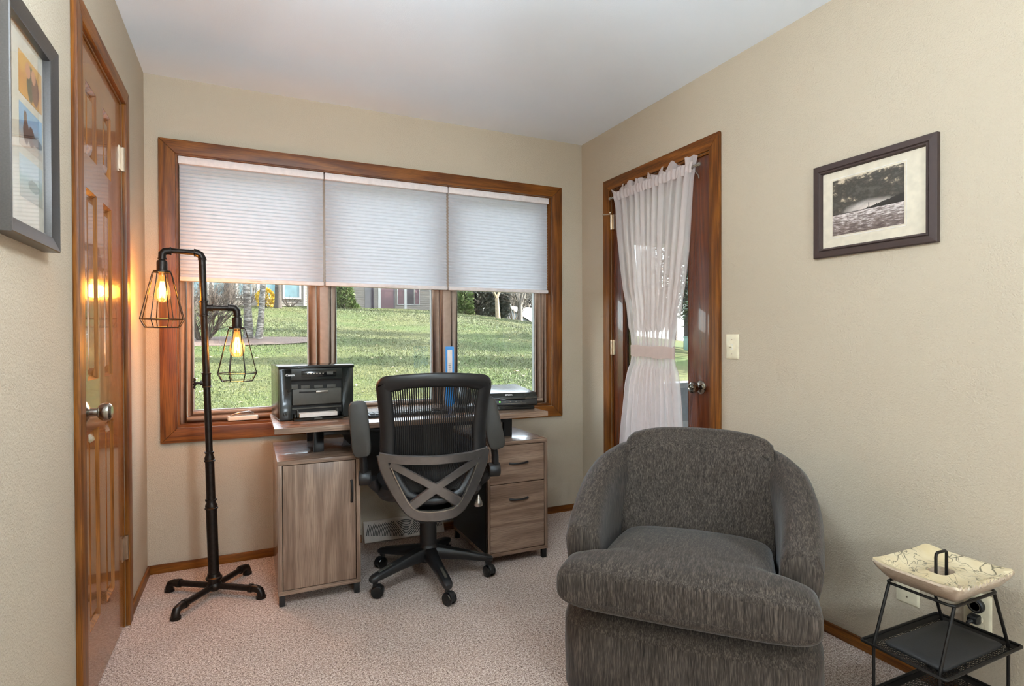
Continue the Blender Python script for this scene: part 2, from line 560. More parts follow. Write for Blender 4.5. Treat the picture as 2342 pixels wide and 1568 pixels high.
window(2, 0.396, 1.092, 0.453, 1.020)
window(3, 1.112, WX1-0.008, 1.178, 1.724)
for i, xm in enumerate((0.386, 1.102)):
    m = MB().box(xm-0.0098, xm+0.0098, YB+0.05, YB+0.14, WZ0+0.012, WZ1-0.004)
    m.box(xm-0.022, xm+0.022, YB+0.046, YB+0.0545, WZ0+0.012, WZ1-0.004)
    tag(m.build('trim_%d' % (i+2), 'vinyl_tan', bev=0.002), kind='structure')

# exterior door in the right wall
tr = struct('trim_4', (XR, 2.5, 0))
k = 0.064
xa, xb = XR-0.018, XR
MB().prism([(DY0-k, 0), (DY0, 0), (DY0, DZ1), (DY0-k, DZ1+k+0.006)], 'x', xa, xb).build('casing_board', 'oak_z', tr, bev=0.004)
MB().prism([(DY1, 0), (DY1+k, 0), (DY1+k, DZ1+k+0.006), (DY1, DZ1)], 'x', xa, xb).build('casing_board', 'oak_z', tr, bev=0.004)
MB().prism([(DY0, DZ1), (DY1, DZ1), (DY1+k, DZ1+k+0.006), (DY0-k, DZ1+k+0.006)], 'x', xa, xb).build('casing_board', 'oak_y', tr, bev=0.004)
MB().box(XR+0.0005, XR+WT, DY0, DY0+0.009, 0, DZ1-0.009).build('lining_board', 'oak_z', tr)
MB().box(XR+0.0005, XR+WT, DY1-0.009, DY1, 0, DZ1-0.009).build('lining_board', 'oak_z', tr)
MB().box(XR+0.0005, XR+WT, DY0, DY1, DZ1-0.009, DZ1).build('lining_board', 'oak_y', tr)
d1 = struct('door_1', (XR+0.02, DY1-0.012, 0))
dx0, dx1 = XR+0.006, XR+0.05
q0, q1, g0, g1, gz0, gz1 = DY0+0.011, DY1-0.011, 2.238, 2.80, 0.26, 1.935
MB().box(dx0, dx1, q0, g0, 0.012, DZ1-0.011).build('stile', 'dark_door_z', d1, bev=0.002)
MB().box(dx0, dx1, g1, q1, 0.012, DZ1-0.011).build('stile', 'dark_door_z', d1, bev=0.002)
MB().box(dx0, dx1, g0, g1, gz1, DZ1-0.011).build('rail', 'dark_door_y', d1, bev=0.002)
MB().box(dx0, dx1, g0, g1, 0.012, gz0).build('rail', 'dark_door_y', d1, bev=0.002)
be = MB()
for (a, c, e, f) in ((g0, g0+0.012, gz0, gz1), (g1-0.012, g1, gz0, gz1), (g0+0.012, g1-0.012, gz0, gz0+0.012), (g0+0.012, g1-0.012, gz1-0.012, gz1)):
    be.box(dx0+0.006, dx1-0.006, a, c, e, f)
be.build('glass_bead', 'dark_door_z', d1, bev=0.002)
MB().box(dx0+0.02, dx0+0.024, g0+0.012, g1-0.012, gz0+0.012, gz1-0.012).build('pane', 'window_glass', d1, smooth=False)
KM = T(dx0, 2.152, 0.90) @ Rm('Y', -90)
kn = MB().lathe([(0.0, 0), (0.034, 0), (0.034, 0.006), (0.026, 0.012), (0.014, 0.016), (0.0125, 0.032)], 28, KM).build('knob_rose', 'dark_nickel', d1)
MB().lathe([(0.0125, 0.030), (0.022, 0.034), (0.027, 0.042), (0.028, 0.052), (0.026, 0.06), (0.0265, 0.062), (0.018, 0.066), (0.016, 0.064), (0.009, 0.064), (0.009, 0.07), (0.0, 0.071)], 28, KM).build('knob', 'dark_nickel', kn)
for i, hz_ in enumerate((1.86, 1.09, 0.24)):
    hb = MB().tube([(XR-0.006, DY1-0.006, hz_-0.045), (XR-0.006, DY1-0.006, hz_+0.045)], 0.0065, 10)
    hb.box(XR-0.001, XR+0.007, DY1-0.030, DY1-0.006, hz_-0.045, hz_+0.045)
    h = hb.build('hinge', 'hinge_metal', d1)
    if i == 0:
        MB().tube([(XR-0.008, DY1-0.006, hz_+0.049), (XR-0.045, DY1+0.03, hz_+0.049)], 0.004, 8).tube([(XR-0.008, DY1-0.006, hz_+0.049), (XR-0.03, DY1-0.03, hz_+0.052)], 0.005, 8).build('door_stop', 'hinge_metal', h)

# closet door in the left wall
tr = struct('trim_5', (XL, 2.35, 0))
k = 0.062
xa, xb = XL, XL+0.017
MB().prism([(CY0-k, 0), (CY0, 0), (CY0, CZ1), (CY0-k, CZ1+k)], 'x', xa, xb).build('casing_board', 'oak_z', tr, bev=0.004)
MB().prism([(CY1, 0), (CY1+k, 0), (CY1+k, CZ1+k), (CY1, CZ1)], 'x', xa, xb).build('casing_board', 'oak_z', tr, bev=0.004)
MB().prism([(CY0, CZ1), (CY1, CZ1), (CY1+k, CZ1+k), (CY0-k, CZ1+k)], 'x', xa, xb).build('casing_board', 'oak_y', tr, bev=0.004)
MB().box(XL-0.12, XL-0.0005, CY0, CY0+0.008, 0, CZ1-0.008).build('lining_board', 'oak_z', tr)
MB().box(XL-0.12, XL-0.0005, CY1-0.008, CY1, 0, CZ1-0.008).build('lining_board', 'oak_z', tr)
MB().box(XL-0.12, XL-0.0005, CY0, CY1, CZ1-0.008, CZ1).build('lining_board', 'oak_y', tr)
d2 = struct('door_2', (XL, CY1-0.01, 0))
ys = [CY0+0.011, 2.155, 2.295, 2.385, 2.515, CY1-0.011]
zs = [0.015, 0.230, 0.857, 1.018, 1.622, 1.728, 1.955, CZ1-0.011]
fx0, fx1 = XL-0.040, XL-0.002
for a, c in ((0, 1), (2, 3), (4, 5)):
    MB().box(fx0, fx1, ys[a], ys[c], zs[0], zs[-1]).build('stile', 'door_wood_z', d2)
for a, c in ((1, 2), (3, 4)):
    for e, f in ((0, 1), (2, 3), (4, 5), (6, 7)):
        MB().box(fx0, fx1, ys[a], ys[c], zs[e], zs[f]).build('rail', 'door_wood_y', d2)
    for e, f in ((1, 2), (3, 4), (5, 6)):
        def ring(i, x): return [(x, ys[a]+i, zs[e]+i), (x, ys[c]-i, zs[e]+i), (x, ys[c]-i, zs[f]-i), (x, ys[a]+i, zs[f]-i)]
        MB().loft([ring(0, fx0+0.002), ring(0, fx1-0.001), ring(0.010, fx1-0.013), ring(0.016, fx1-0.013), ring(0.038, fx1-0.004)]).build('door_panel', 'door_wood_z', d2, smooth=False)
KM = T(XL-0.002, 2.105, 0.925) @ Rm('Y', 90)
kn = MB().lathe([(0.0, 0), (0.033, 0), (0.033, 0.007), (0.024, 0.012), (0.013, 0.016), (0.012, 0.036)], 28, KM).build('knob_rose', 'nickel', d2)
MB().lathe([(0.012, 0.034), (0.018, 0.036), (0.025, 0.043), (0.028, 0.054), (0.026, 0.065), (0.019, 0.071), (0.0, 0.072)], 28, KM).build('knob', 'nickel', kn)
for hz_ in (1.862, 0.318):
    hb = MB().tube([(XL+0.006, CY1-0.004, hz_-0.047), (XL+0.006, CY1-0.004, hz_+0.047)], 0.007, 10)
    hb.box(XL-0.003, XL+0.0005, CY1-0.042, CY1-0.010, hz_-0.046, hz_+0.046)
    hb.box(XL+0.0001, XL+0.005, CY1-0.010, CY1+0.001, hz_-0.046, hz_+0.046)
    hb.build('hinge', 'hinge_metal', d2)

# ------------------------------------------------------------------ added fill lights shaped as lamps, out of view around the camera
def pendant_fill(x, y, z, w):  # added above the frame to brighten the ceiling; no known fixture
    t = thing('pendant_fill', 'added fill light as white globe pendant, unseen above the viewer', 'pendant lamp', (x, y, H))
    MB().lathe([(0.0, H), (0.06, H), (0.06, H-0.015), (0.02, H-0.03), (0, H-0.03)], 28, T(x, y, 0)).build('ceiling_rose', 'fixture_white', t)
    MB().tube([(x, y, H-0.02), (x, y, z+0.13)], 0.006, 10).build('stem', 'fixture_white', t)
    emit('pendant_fill_glow', FILL_COL+(1,), w/(PI*4*PI*0.13**2), True)
    MB().sphere((x, y, z), 0.13, 16).build('fill_globe', 'pendant_fill_glow', t)
pendant_fill(0.30, 0.95, 1.97, CEIL_FILL_W)
def uplight_fill(x, y, w):  # added uplight, bounces soft fill off the ceiling; no known lamp
    t = thing('uplight_fill_stand', 'added uplight fill as tall white stand, unseen beside the viewer', 'floor lamp', (x, y, 0))
    MB().lathe([(0, 0), (0.14, 0), (0.14, 0.012), (0.03, 0.03), (0.012, 0.05), (0, 0.05)], 28, T(x, y, 0)).build('fill_base', 'fixture_white', t)
    MB().tube([(x, y, 0.04), (x, y, 1.66)], 0.011, 12).build('pole', 'fixture_white', t)
    MB().lathe([(0.0, 1.655), (0.03, 1.655), (0.11, 1.70), (0.17, 1.77), (0.166, 1.77), (0.105, 1.707), (0.0, 1.675)], 32, T(x, y, 0)).build('fill_bowl', 'fixture_white', t)
    l = bpy.data.lights.new('uplight_fill_glow', 'POINT')
    l.shadow_soft_size = 0.09; l.energy = w; l.color = FILL_COL
    o = bpy.data.objects.new('uplight_fill_glow', l); o.location = (0, 0, 1.80)
    COL.objects.link(o); o.parent = t
uplight_fill(-0.26, 0.25, REAR_FILL_W)
def globe_fill(x, y, w):  # added general fill from behind the camera; no known lamp
    t = thing('globe_fill', 'added fill light as white globe on a stand, unseen behind the viewer', 'floor lamp', (x, y, 0))
    MB().lathe([(0, 0), (0.13, 0), (0.13, 0.012), (0.03, 0.025), (0.012, 0.04), (0, 0.04)], 28, T(x, y, 0)).build('fill_base', 'fixture_white', t)
    MB().tube([(x, y, 0.03), (x, y, 1.06)], 0.011, 12).build('pole', 'fixture_white', t)
    emit('globe_fill_glow', FILL_COL+(1,), w/(PI*4*PI*0.15**2), True)
    MB().sphere((x, y, 1.20), 0.15, 16).build('fill_globe', 'globe_fill_glow', t)
globe_fill(0.88, -1.1, GLOBE_FILL_W)

# ------------------------------------------------------------------ cellular shades
def shade(xa, xb, label, hang):
    t = thing('window_shade', label, 'window shade', ((xa+xb)/2, YB+0.03, WZ1), group='cellular shades in the window')
    y = YB+0.026
    top, bot = 2.024, 1.462
    MB().box(xa, xb, YB+0.006, YB+0.05, 2.024, 2.0615).build('head_rail', 'rail_white', t, bev=0.004)
    n = 31
    prof = []
    for i in range(n*6+1):
        z = top-(top-bot)*i/(n*6)
        prof.append((y+0.0035*math.cos(2*PI*i/6), z))
    vs, fs = [], []
    for (yy, zz) in prof:
        vs += [(xa+0.004, yy, zz), (xb-0.004, yy, zz)]
    for i in range(len(prof)-1): fs.append((2*i, 2*i+1, 2*i+3, 2*i+2))
    MB().add(vs, fs).build('pleated_cloth', 'shade_cloth', t, angle=180)
    r = MB().box(xa+0.002, xb-0.002, YB+0.012, YB+0.040, 1.440, 1.4625).build('bottom_rail', 'rail_white', t, bev=0.005)
    c = (xa+xb)/2
    MB().prism([(c-0.03, 1.452), (c+0.03, 1.452), (c+0.02, 1.4575), (c-0.02, 1.4575)], 'y', YB+0.004, YB+0.0125).build('pull_tab', 'rail_white', r, bev=0.001)
shade(WX0+0.010, 0.384, 'white pleated shade half drawn over the window behind the floor lamp', 0)
shade(0.389, 1.0985, 'white pleated shade half drawn over the middle window', 0)
shade(1.1035, WX1-0.012, 'white pleated shade half drawn over the window nearest the curtained door', 0)

# ------------------------------------------------------------------ curtain on the outside door
cr = thing('curtain_rod', 'thin white metal curtain rod across the top of the glass door', 'curtain rod', (XR-0.045, 2.47, 1.99))
MB().tube([(XR-0.045, 2.135, 1.99), (XR-0.045, 2.83, 1.99)], 0.0055, 12).build('rod', 'silver_trim', cr)
for yy, sg in ((2.135, -1), (2.83, 1)):
    MB().lathe([(0, 0), (0.008, 0), (0.008, 0.01), (0.006, 0.014), (0.010, 0.022), (0.009, 0.032), (0, 0.036)], 14, T(XR-0.045, yy, 1.99) @ Rm('X', -90*sg)).build('finial', 'silver_trim', cr)
    MB().tube([(XR-0.045, yy-sg*0.03, 1.985), (XR-0.02, yy-sg*0.03, 1.975), (XR+0.004, yy-sg*0.03, 1.955), (XR+0.0055, yy-sg*0.03, 1.94)], 0.004, 8).build('bracket', 'silver_trim', cr)
edges = [(2.032, 2.140, 2.806), (2.008, 2.145, 2.803), (1.99, 2.150, 2.800), (1.972, 2.152, 2.797), (1.93, 2.165, 2.78), (1.75, 2.187, 2.757), (1.61, 2.203, 2.73), (1.44, 2.231, 2.70), (1.33, 2.255, 2.666), (1.16, 2.290, 2.640), (1.105, 2.299, 2.634), (1.05, 2.299, 2.634), (1.0, 2.292, 2.648), (0.9, 2.271, 2.688), (0.65, 2.245, 2.735), (0.4, 2.23, 2.76), (0.17, 2.22, 2.78)]
def lerp_edges(z):
    for (za, a0, a1), (zb, b0, b1) in zip(edges, edges[1:]):
        if za >= z >= zb:
            k = (za-z)/(za-zb)
            return a0+(b0-a0)*k, a1+(b1-a1)*k
    return edges[-1][1:]
def curtain_pt(u, v):
    z = 2.032-(2.032-0.17)*(v**1.25)
    a, c = lerp_edges(z)
    ph = u*2*PI*11+1.3*math.sin(u*9+1)
    amp = 0.011+0.011*min(1, max(0, (1.97-z)/0.4))
    if 1.0 < z < 1.2: amp = 0.009
    y = a+(c-a)*u+0.006*math.sin(ph*2+z*2)
    x = XR-0.046+amp*math.sin(ph)+0.004*math.sin(ph*2.3+z*3)
    if z > 1.995:
        k = (z-1.995)/0.037
        x += k*0.012*math.sin(ph*0.5+2)
        z += k*0.016*math.sin(u*37)+k*0.012*math.sin(u*83+1)
    return (x, y, z)
ct = thing('sheer_curtain', 'pale pink sheer curtain tied in the middle over the glass door', 'curtain', (XR-0.045, 2.47, 0.17))
MB().grid(curtain_pt, 221, 70).build('curtain_panel', 'sheer', ct, angle=180)
def pocket(u, v):
    x, y, z = curtain_pt(u, 0.0)
    zz = 2.012-0.052*v
    a, c = lerp_edges(zz)
    ph = u*2*PI*11+1.3*math.sin(u*9+1)
    return (XR-0.0555-0.004*math.sin(PI*v)+0.0025*math.sin(ph*2), a+(c-a)*u, zz+0.002*math.sin(u*60))
MB().grid(pocket, 161, 8).build('rod_pocket', 'sheer_pocket', ct, angle=180)
def band(u, v):
    a = 2*PI*u
    y = 2.467+0.181*math.cos(a)
    x = XR-0.047+0.024*math.sin(a)+0.003*math.sin(a*7)
    z = 1.108-0.062*v-0.010*(math.cos(a)*-0.5+0.5)+0.003*math.sin(a*5+v*2)
    return (x, y, z)
MB().grid(band, 64, 5, cu=True).build('tieback', 'sheer_band', ct, angle=180)

# ------------------------------------------------------------------ picture on the right wall
def m_seascape():
    t = NT('seascape_print'); c = t.n('TexCoord')
    sx, sy, sz = t.sep(c.outputs['Object'])              # local: y runs along the wall, z up; centre at 0
    v = t.coord((1, 1, 1))
    u = t.math('MULTIPLY', sy, -1.0/0.13)                # -1 .. 1 left to right
    w = t.math('MULTIPLY', sz, 1.0/0.104)                # -1 .. 1 bottom to top
    cl = t.noise(t.coord((1, 14, 24)), 1.3, 7, 0.7, 0.15)
    cloud = t.ramp(t.math('ADD', cl, t.math('MULTIPLY', t.math('POWER', t.math('ABSOLUTE', w), 3.0), 0.14)), [(0.40, L(92, 88, 80)), (0.52, L(66, 62, 56)), (0.61, L(96, 88, 78)), (0.68, L(206, 186, 160))])
    d = t.math('ADD', t.math('POWER', t.math('ADD', u, -0.10), 2.0), t.math('POWER', t.math('MULTIPLY', t.math('ADD', w, 0.22), 2.6), 2.0))
    d = t.math('ADD', d, t.math('MULTIPLY', t.math('SUBTRACT', cl, 0.5), 0.5))
    glow = t.math('POWER', t.math('SUBTRACT', 1.0, t.math('MULTIPLY', d, 1.35), True), 1.4)
    cloud = t.mix(t.math('MULTIPLY', glow, 0.95), cloud, L(226, 212, 202))
    wn = t.noise(t.coord((1, 14, 90)), 2.2, 5, 0.7)
    near = t.math('MULTIPLY', t.math('ADD', w, 0.28), -0.75)
    sea = t.ramp(t.math('SUBTRACT', wn, t.math('MULTIPLY', near, 0.30)), [(0.22, L(70, 58, 52)), (0.42, L(128, 112, 106)), (0.56, L(226, 214, 208))])
    hor = -0.26
    m_sea = t.math('LESS_THAN', w, hor)
    col = t.mix(m_sea, cloud, sea)
    hill = t.math('ADD', t.math('MULTIPLY', t.math('ADD', u, 0.15), 0.26), t.math('MULTIPLY', t.math('SUBTRACT', t.noise(t.coord((1, 90, 0.01)), 1.0, 5, 0.7), 0.5), 0.22))
    hill = t.math('MAXIMUM', hill, 0.02)
    m_h = t.math('MULTIPLY', t.math('GREATER_THAN', w, hor), t.math('LESS_THAN', t.math('SUBTRACT', w, hor), hill))
    col = t.mix(m_h, col, L(50, 46, 42))
    m_l = t.math('MULTIPLY', t.math('LESS_THAN', t.math('ABSOLUTE', t.math('SUBTRACT', u, 0.07)), 0.012), t.math('MULTIPLY', t.math('GREATER_THAN', w, hor), t.math('LESS_THAN', w, -0.04)))
    col = t.mix(m_l, col, L(70, 64, 58))
    t.set(col, 0.5)
    MATS['seascape_print'] = t.m
m_seascape()
def framed(name, label, cat, cx, cy, cz, hw, hh, sgn, fwid, depth, mats, inner, prof):
    """picture hung on a wall whose inward normal is sgn*x; prof = list of (inset, height)"""
    t = thing(name, label, cat, (cx, cy, cz))
    def rg(i, h): return [(cx+sgn*h, cy-hw+i, cz-hh+i), (cx+sgn*h, cy+hw-i, cz-hh+i), (cx+sgn*h, cy+hw-i, cz+hh-i), (cx+sgn*h, cy-hw+i, cz+hh-i)]
    R = [rg(i, h) for i, h in prof]
    names = ['frame_rail', 'frame_stile', 'frame_rail', 'frame_stile']
    for k in range(4):
        k2 = (k+1) % 4
        b = MB()
        vs = [r[k] for r in R]+[r[k2] for r in R]
        n = len(R)
        b.add(vs, [(i, i+1, n+i+1, n+i) for i in range(n-1)]+[(n-1, 0, n, 2*n-1)]+[tuple(range(n))[::-1], tuple(range(n, 2*n))])
        b.build(names[k], mats, t, smooth=True, angle=25)
    return t
HW, HH = 0.221, 0.178
pr = framed('framed_picture', 'brown framed grey seascape photograph with wide cream mat on the wall', 'picture', XR-0.0005, 1.298, 1.632, HW, HH, -1, 0.036, 0.022, 'frame_brown',
            None, [(0.0, 0.0), (0.0, 0.016), (0.003, 0.019), (0.022, 0.021), (0.025, 0.017), (0.0275, 0.021), (0.032, 0.020), (0.036, 0.010), (0.036, 0.0)])
mb = MB().box(XR-0.0085, XR-0.004, 1.298-HW+0.03, 1.298+HW-0.03, 1.632-HH+0.03, 1.632+HH-0.03).build('mat_board', 'mat_board', pr, smooth=False)
iy0, iy1, iz0, iz1 = 1.183, 1.443, 1.532, 1.740
b = MB()
def rg(i, x): return [(x, iy0+i, iz0+i), (x, iy1-i, iz0+i), (x, iy1-i, iz1-i), (x, iy0+i, iz1-i)]
b.loft([rg(-0.008, XR-0.0086), rg(-0.008, XR-0.0096), rg(-0.006, XR-0.0096), rg(-0.006, XR-0.0086)], caps=False)
b.build('mat_bevel', 'label_white', mb, smooth=False)
ph = MB().box(-0.0003, 0.0003, iy0-1.313, iy1-1.313, iz0-1.636, iz1-1.636)
o = ph.build('photograph', 'seascape_print', pr, smooth=False, local=True)
o.location = (XR-0.0092-(XR-0.0005), 1.313-1.298, 1.636-1.632)
MB().box(XR-0.0125, XR-0.0118, 1.298-HW+0.033, 1.298+HW-0.033, 1.632-HH+0.033, 1.632+HH-0.033).build('pane', 'museum_glass', pr, smooth=False)

# ------------------------------------------------------------------ collage on the left wall
def m_snapshot(name, sky, mid, low, blobs):
    """small colour photograph: bands of colour with soft figures in it"""
    t = NT(name); c = t.n('TexCoord')
    sx, sy, sz = t.sep(c.outputs['Object'])
    u = t.math('MULTIPLY', sy, 1/0.073); w = t.math('MULTIPLY', sz, 1/0.045)
    n = t.noise(t.coord((1, 60, 60)), 1.0, 4, 0.6)
    f = t.math('ADD', t.math('MULTIPLY', t.math('ADD', w, 1.0), 0.5), t.math('MULTIPLY', t.math('SUBTRACT', n, 0.5), 0.35))
    col = t.ramp(f, [(0.12, low), (0.45, mid), (0.7, sky)])
    for (bu, bw, ru, rw, bc) in blobs:
        d = t.math('ADD', t.math('POWER', t.math('DIVIDE', t.math('SUBTRACT', u, bu), ru), 2.0), t.math('POWER', t.math('DIVIDE', t.math('SUBTRACT', w, bw), rw), 2.0))
        d = t.math('ADD', d, t.math('MULTIPLY', t.math('SUBTRACT', n, 0.5), 0.8))
        col = t.mix(t.math('MULTIPLY', t.math('SUBTRACT', 1.15, d, True), 3.0, True), col, bc)
    t.set(col, 0.5)
    MATS[name] = t.m
m_snapshot('snapshot_indoors', L(216, 158, 70), L(200, 132, 56), L(214, 150, 62), [(0.0, -0.1, 0.35, 0.9, L(62, 70, 44)), (0.4, -0.2, 0.32, 0.8, L(110, 62, 48)), (-0.25, 0.45, 0.22, 0.4, L(206, 140, 106)), (0.25, 0.4, 0.2, 0.36, L(206, 140, 106))])
m_snapshot('snapshot_beach', L(140, 178, 206), L(150, 170, 180), L(196, 178, 156), [(-0.45, -0.2, 0.25, 0.6, L(84, 66, 56)), (0.0, -0.25, 0.3, 0.5, L(76, 58, 50)), (0.55, -0.3, 0.5, 0.24, L(70, 84, 88)), (-0.5, 0.5, 0.14, 0.3, L(120, 88, 70))])
m_snapshot('snapshot_lake', L(196, 206, 206), L(160, 176, 164), L(176, 170, 150), [(0.2, -0.2, 0.5, 0.3, L(110, 122, 100))])
m_snapshot('snapshot_garden', L(190, 200, 190), L(150, 166, 130), L(170, 170, 140), [(-0.2, -0.1, 0.3, 0.6, L(120, 110, 110)), (0.3, -0.1, 0.25, 0.6, L(150, 120, 100))])
cy_, cz_, hw_, hh_ = 1.577, 1.604, 0.160, 0.244
pl = framed('collage_frame', 'dark pewter collage frame of small colour snapshots beside the closet door', 'picture', XL+0.0005, cy_, cz_, hw_, hh_, 1, 0.036, 0.03, 'pewter_frame',
            None, [(0.0, 0.0), (0.0, 0.031), (0.002, 0.033), (0.030, 0.026), (0.033, 0.024), (0.034, 0.012), (0.034, 0.0)])
MB().box(XL+0.004, XL+0.0095, cy_-hw_+0.032, cy_+hw_-0.032, cz_-hh_+0.032, cz_+hh_-0.032).build('mat_board', 'mat_board', pl, smooth=False)
for k, nm in enumerate(('snapshot_indoors', 'snapshot_beach', 'snapshot_lake')):
    zc = 1.725-0.1115*k
    o = MB().box(-0.0003, 0.0003, -0.074, 0.074, -0.046, 0.046).build('snapshot', nm, pl, smooth=False, local=True)
    o.location = (0.0096, 1.618-cy_, zc-cz_)
MB().box(XL+0.0125, XL+0.0132, cy_-hw_+0.033, cy_+hw_-0.033, cz_-hh_+0.033, cz_+hh_-0.033).build('pane', 'picture_glass', pl, smooth=False)

# ------------------------------------------------------------------ wall plates
def plate(name, label, cat, y0, y1, z0, z1):
    t = thing(name, label, cat, (XR, (y0+y1)/2, (z0+z1)/2))
    def rg(i, x): return [(x, y0+i, z0+i), (x, y1-i, z0+i), (x, y1-i, z1-i), (x, y0+i, z1-i)]
    MB().loft([rg(0, XR-0.0002), rg(0, XR-0.003), rg(0.006, XR-0.007)]).build('cover_plate', 'ivory_plastic', t, bev=0.0008)
    return t
def screw(t, y, z):
    MB().lathe([(0, 0), (0.0032, 0), (0.0028, 0.001), (0, 0.0014)], 10, T(XR-0.0069, y, z) @ Rm('Y', -90)).build('screw', 'hinge_metal', t)
t = plate('light_switch', 'ivory toggle light switch beside the glass door', 'light switch', 1.906, 1.981, 1.046, 1.162)
yc, zc = 1.9435, 1.104
screw(t, yc, zc+0.033); screw(t, yc, zc-0.033)
MB().box(XR-0.008, XR-0.0065, yc-0.006, yc+0.006, zc-0.013, zc+0.013).build('toggle_slot', 'white_plastic', t)
MB().prism([(-0.005, -0.004), (0.005, -0.004), (0.004, 0.006), (-0.004, 0.006)], 'z', 0, 0.013).build('toggle', 'ivory_plastic', t, local=True).matrix_basis = T(-0.0075, 0, 0) @ Rm('Y', -68)
t = plate('blank_wall_plate', 'ivory blank wall plate low on the wall left of the outlet', 'wall plate', 1.136, 1.211, 0.235, 0.350)
screw(t, 1.1735, 0.2595); screw(t, 1.1735, 0.326)
t = plate('wall_outlet', 'ivory duplex outlet with plugs low on the wall behind the side table', 'outlet', 0.932, 1.007, 0.240, 0.356)
yc, zc = 0.9695, 0.298
screw(t, yc, zc)
for dz in (-0.02, 0.02):
    rc = MB().lathe([(0, 0), (0.017, 0), (0.0165, 0.0015), (0, 0.0015)], 20, T(XR-0.0069, yc, zc+dz) @ Rm('Y', -90)).build('receptacle', 'ivory_plastic', t)
t = thing('power_plug', 'black power plug with cord in the lower half of the outlet', 'plug', (XR-0.0085, yc, zc-0.02))
MB().prism([(XR-0.0086, zc-0.034), (XR-0.0086, zc-0.006), (XR-0.030, zc-0.009), (XR-0.036, zc-0.014), (XR-0.036, zc-0.028), (XR-0.030, zc-0.032)], 'y', yc-0.013, yc+0.013).build('plug_body', 'black_plastic', t, bev=0.003)
MB().tube([(XR-0.035, yc, zc-0.021), (XR-0.046, yc+0.004, zc-0.026), (XR-0.052, yc+0.012, zc-0.045), (XR-0.045, yc+0.02, zc-0.09), (XR-0.03, yc+0.02, zc-0.16), (XR-0.028, yc+0.01, zc-0.27), (XR-0.03, yc-0.05, zc-0.29), (XR-0.03, yc-0.3, zc-0.291)], [0.006, 0.005, 0.0035, 0.003, 0.003, 0.003, 0.003, 0.003], 8).build('cord', 'black_plastic', t)
t = thing('plug_adapter', 'round black and silver plug adapter in the upper half of the outlet', 'adapter', (XR-0.0085, yc, zc+0.02))
MB().lathe([(0, 0), (0.021, 0), (0.022, 0.004), (0.022, 0.014), (0.019, 0.018), (0.0165, 0.018), (0.0155, 0.016), (0, 0.016)], 24, T(XR-0.0086, yc-0.003, zc+0.022) @ Rm('Y', -90)).build('adapter_body', 'black_plastic', t)
MB().lathe([(0.0163, 0.0165), (0.0163, 0.0185), (0.0135, 0.0185), (0.0135, 0.0165)], 24, T(XR-0.0086, yc-0.003, zc+0.022) @ Rm('Y', -90)).build('adapter_ring', 'silver_trim', t)

# floor register along the back wall
t = thing('air_register', 'pale metal baseboard air register with fan shaped louvres under the desk', 'air register', (0.815, YB, 0))
x0, x1, zt = 0.583, 1.047, 0.115
def rgp(z, y): return (y, z)
MB().prism([(YB-0.004, 0.004), (YB-0.052, 0.004), (YB-0.056, 0.010), (YB-0.016, zt-0.006), (YB-0.010, zt), (YB-0.004, zt)], 'x', x0, x1).build('register_body', 'register_paint', t, bev=0.002)
sl = Vector((0, 0.040, 0.099)).normalized()                # up the sloping face
nb = Vector((0, -sl.z, sl.y))
base = Vector((0, YB-0.0562, 0.010))
b = MB()
def onf(x, s, h=0.0006): return Vector((x, 0, 0))+base+sl*s+nb*h
cxr = 0.815
for fan, (a0, a1) in ((0, (8, 56)), (1, (62, 118)), (2, (124, 172))):
    for i in range(1, 27):
        r = 0.010+i*0.0088
        run = []
        for j in range(13):
            a = math.radians(a0+(a1-a0)*j/12)
            x, s = cxr+r*math.cos(a), 0.006+r*math.sin(a)
            ok = x0+0.012 < x < x1-0.012 and 0.006 < s < 0.098
            if ok: run.append((a, x, s))
            if (not ok or j == 12) and len(run) > 1:
                for (p, q) in zip(run, run[1:]):
                    w = 0.0020
                    pts = []
                    for (aa, rr_) in ((p[0], r-w), (q[0], r-w), (q[0], r+w), (p[0], r+w)):
                        pts.append(onf(cxr+rr_*math.cos(aa), 0.006+rr_*math.sin(aa)))
                    b.add(pts, [(0, 1, 2, 3)])
                run = []
            elif not ok: run = []
tag(b.build('louvre_slots', 'void_dark', t, smooth=False), kind='stuff')

# ------------------------------------------------------------------ pipe floor lamp
LX, LY = -0.142, 2.862
lamp = thing('floor_lamp', 'black iron pipe floor lamp with two caged amber bulbs by the window', 'floor lamp', (LX, LY, 0))
lean = -0.026
def lp(x, z): return Vector((LX+x+lean*z, LY, z))
def collar(z, r, h=0.022):
    """pipe coupling: flared bead, band, flared bead"""
    return [(r*0.9, z-h), (r*1.28, z-h+0.001), (r*1.28, z-h+0.006), (r*1.12, z-h+0.008), (r*1.12, z+h-0.008), (r*1.28, z+h-0.006), (r*1.28, z+h-0.001), (r*0.9, z+h)]
PM = Matrix(((1, 0, lean, LX), (0, 1, 0, LY), (0, 0, 1, 0), (0, 0, 0, 1)))
hub = MB().sphere((LX, LY, 0.043), 0.031, 12, (1, 1, 0.85))
hub.lathe([(0.026, 0.04), (0.026, 0.072), (0.034, 0.074), (0.034, 0.082), (0.028, 0.086), (0.025, 0.1)], 20, PM)
hub.build('base_hub', 'iron', lamp)
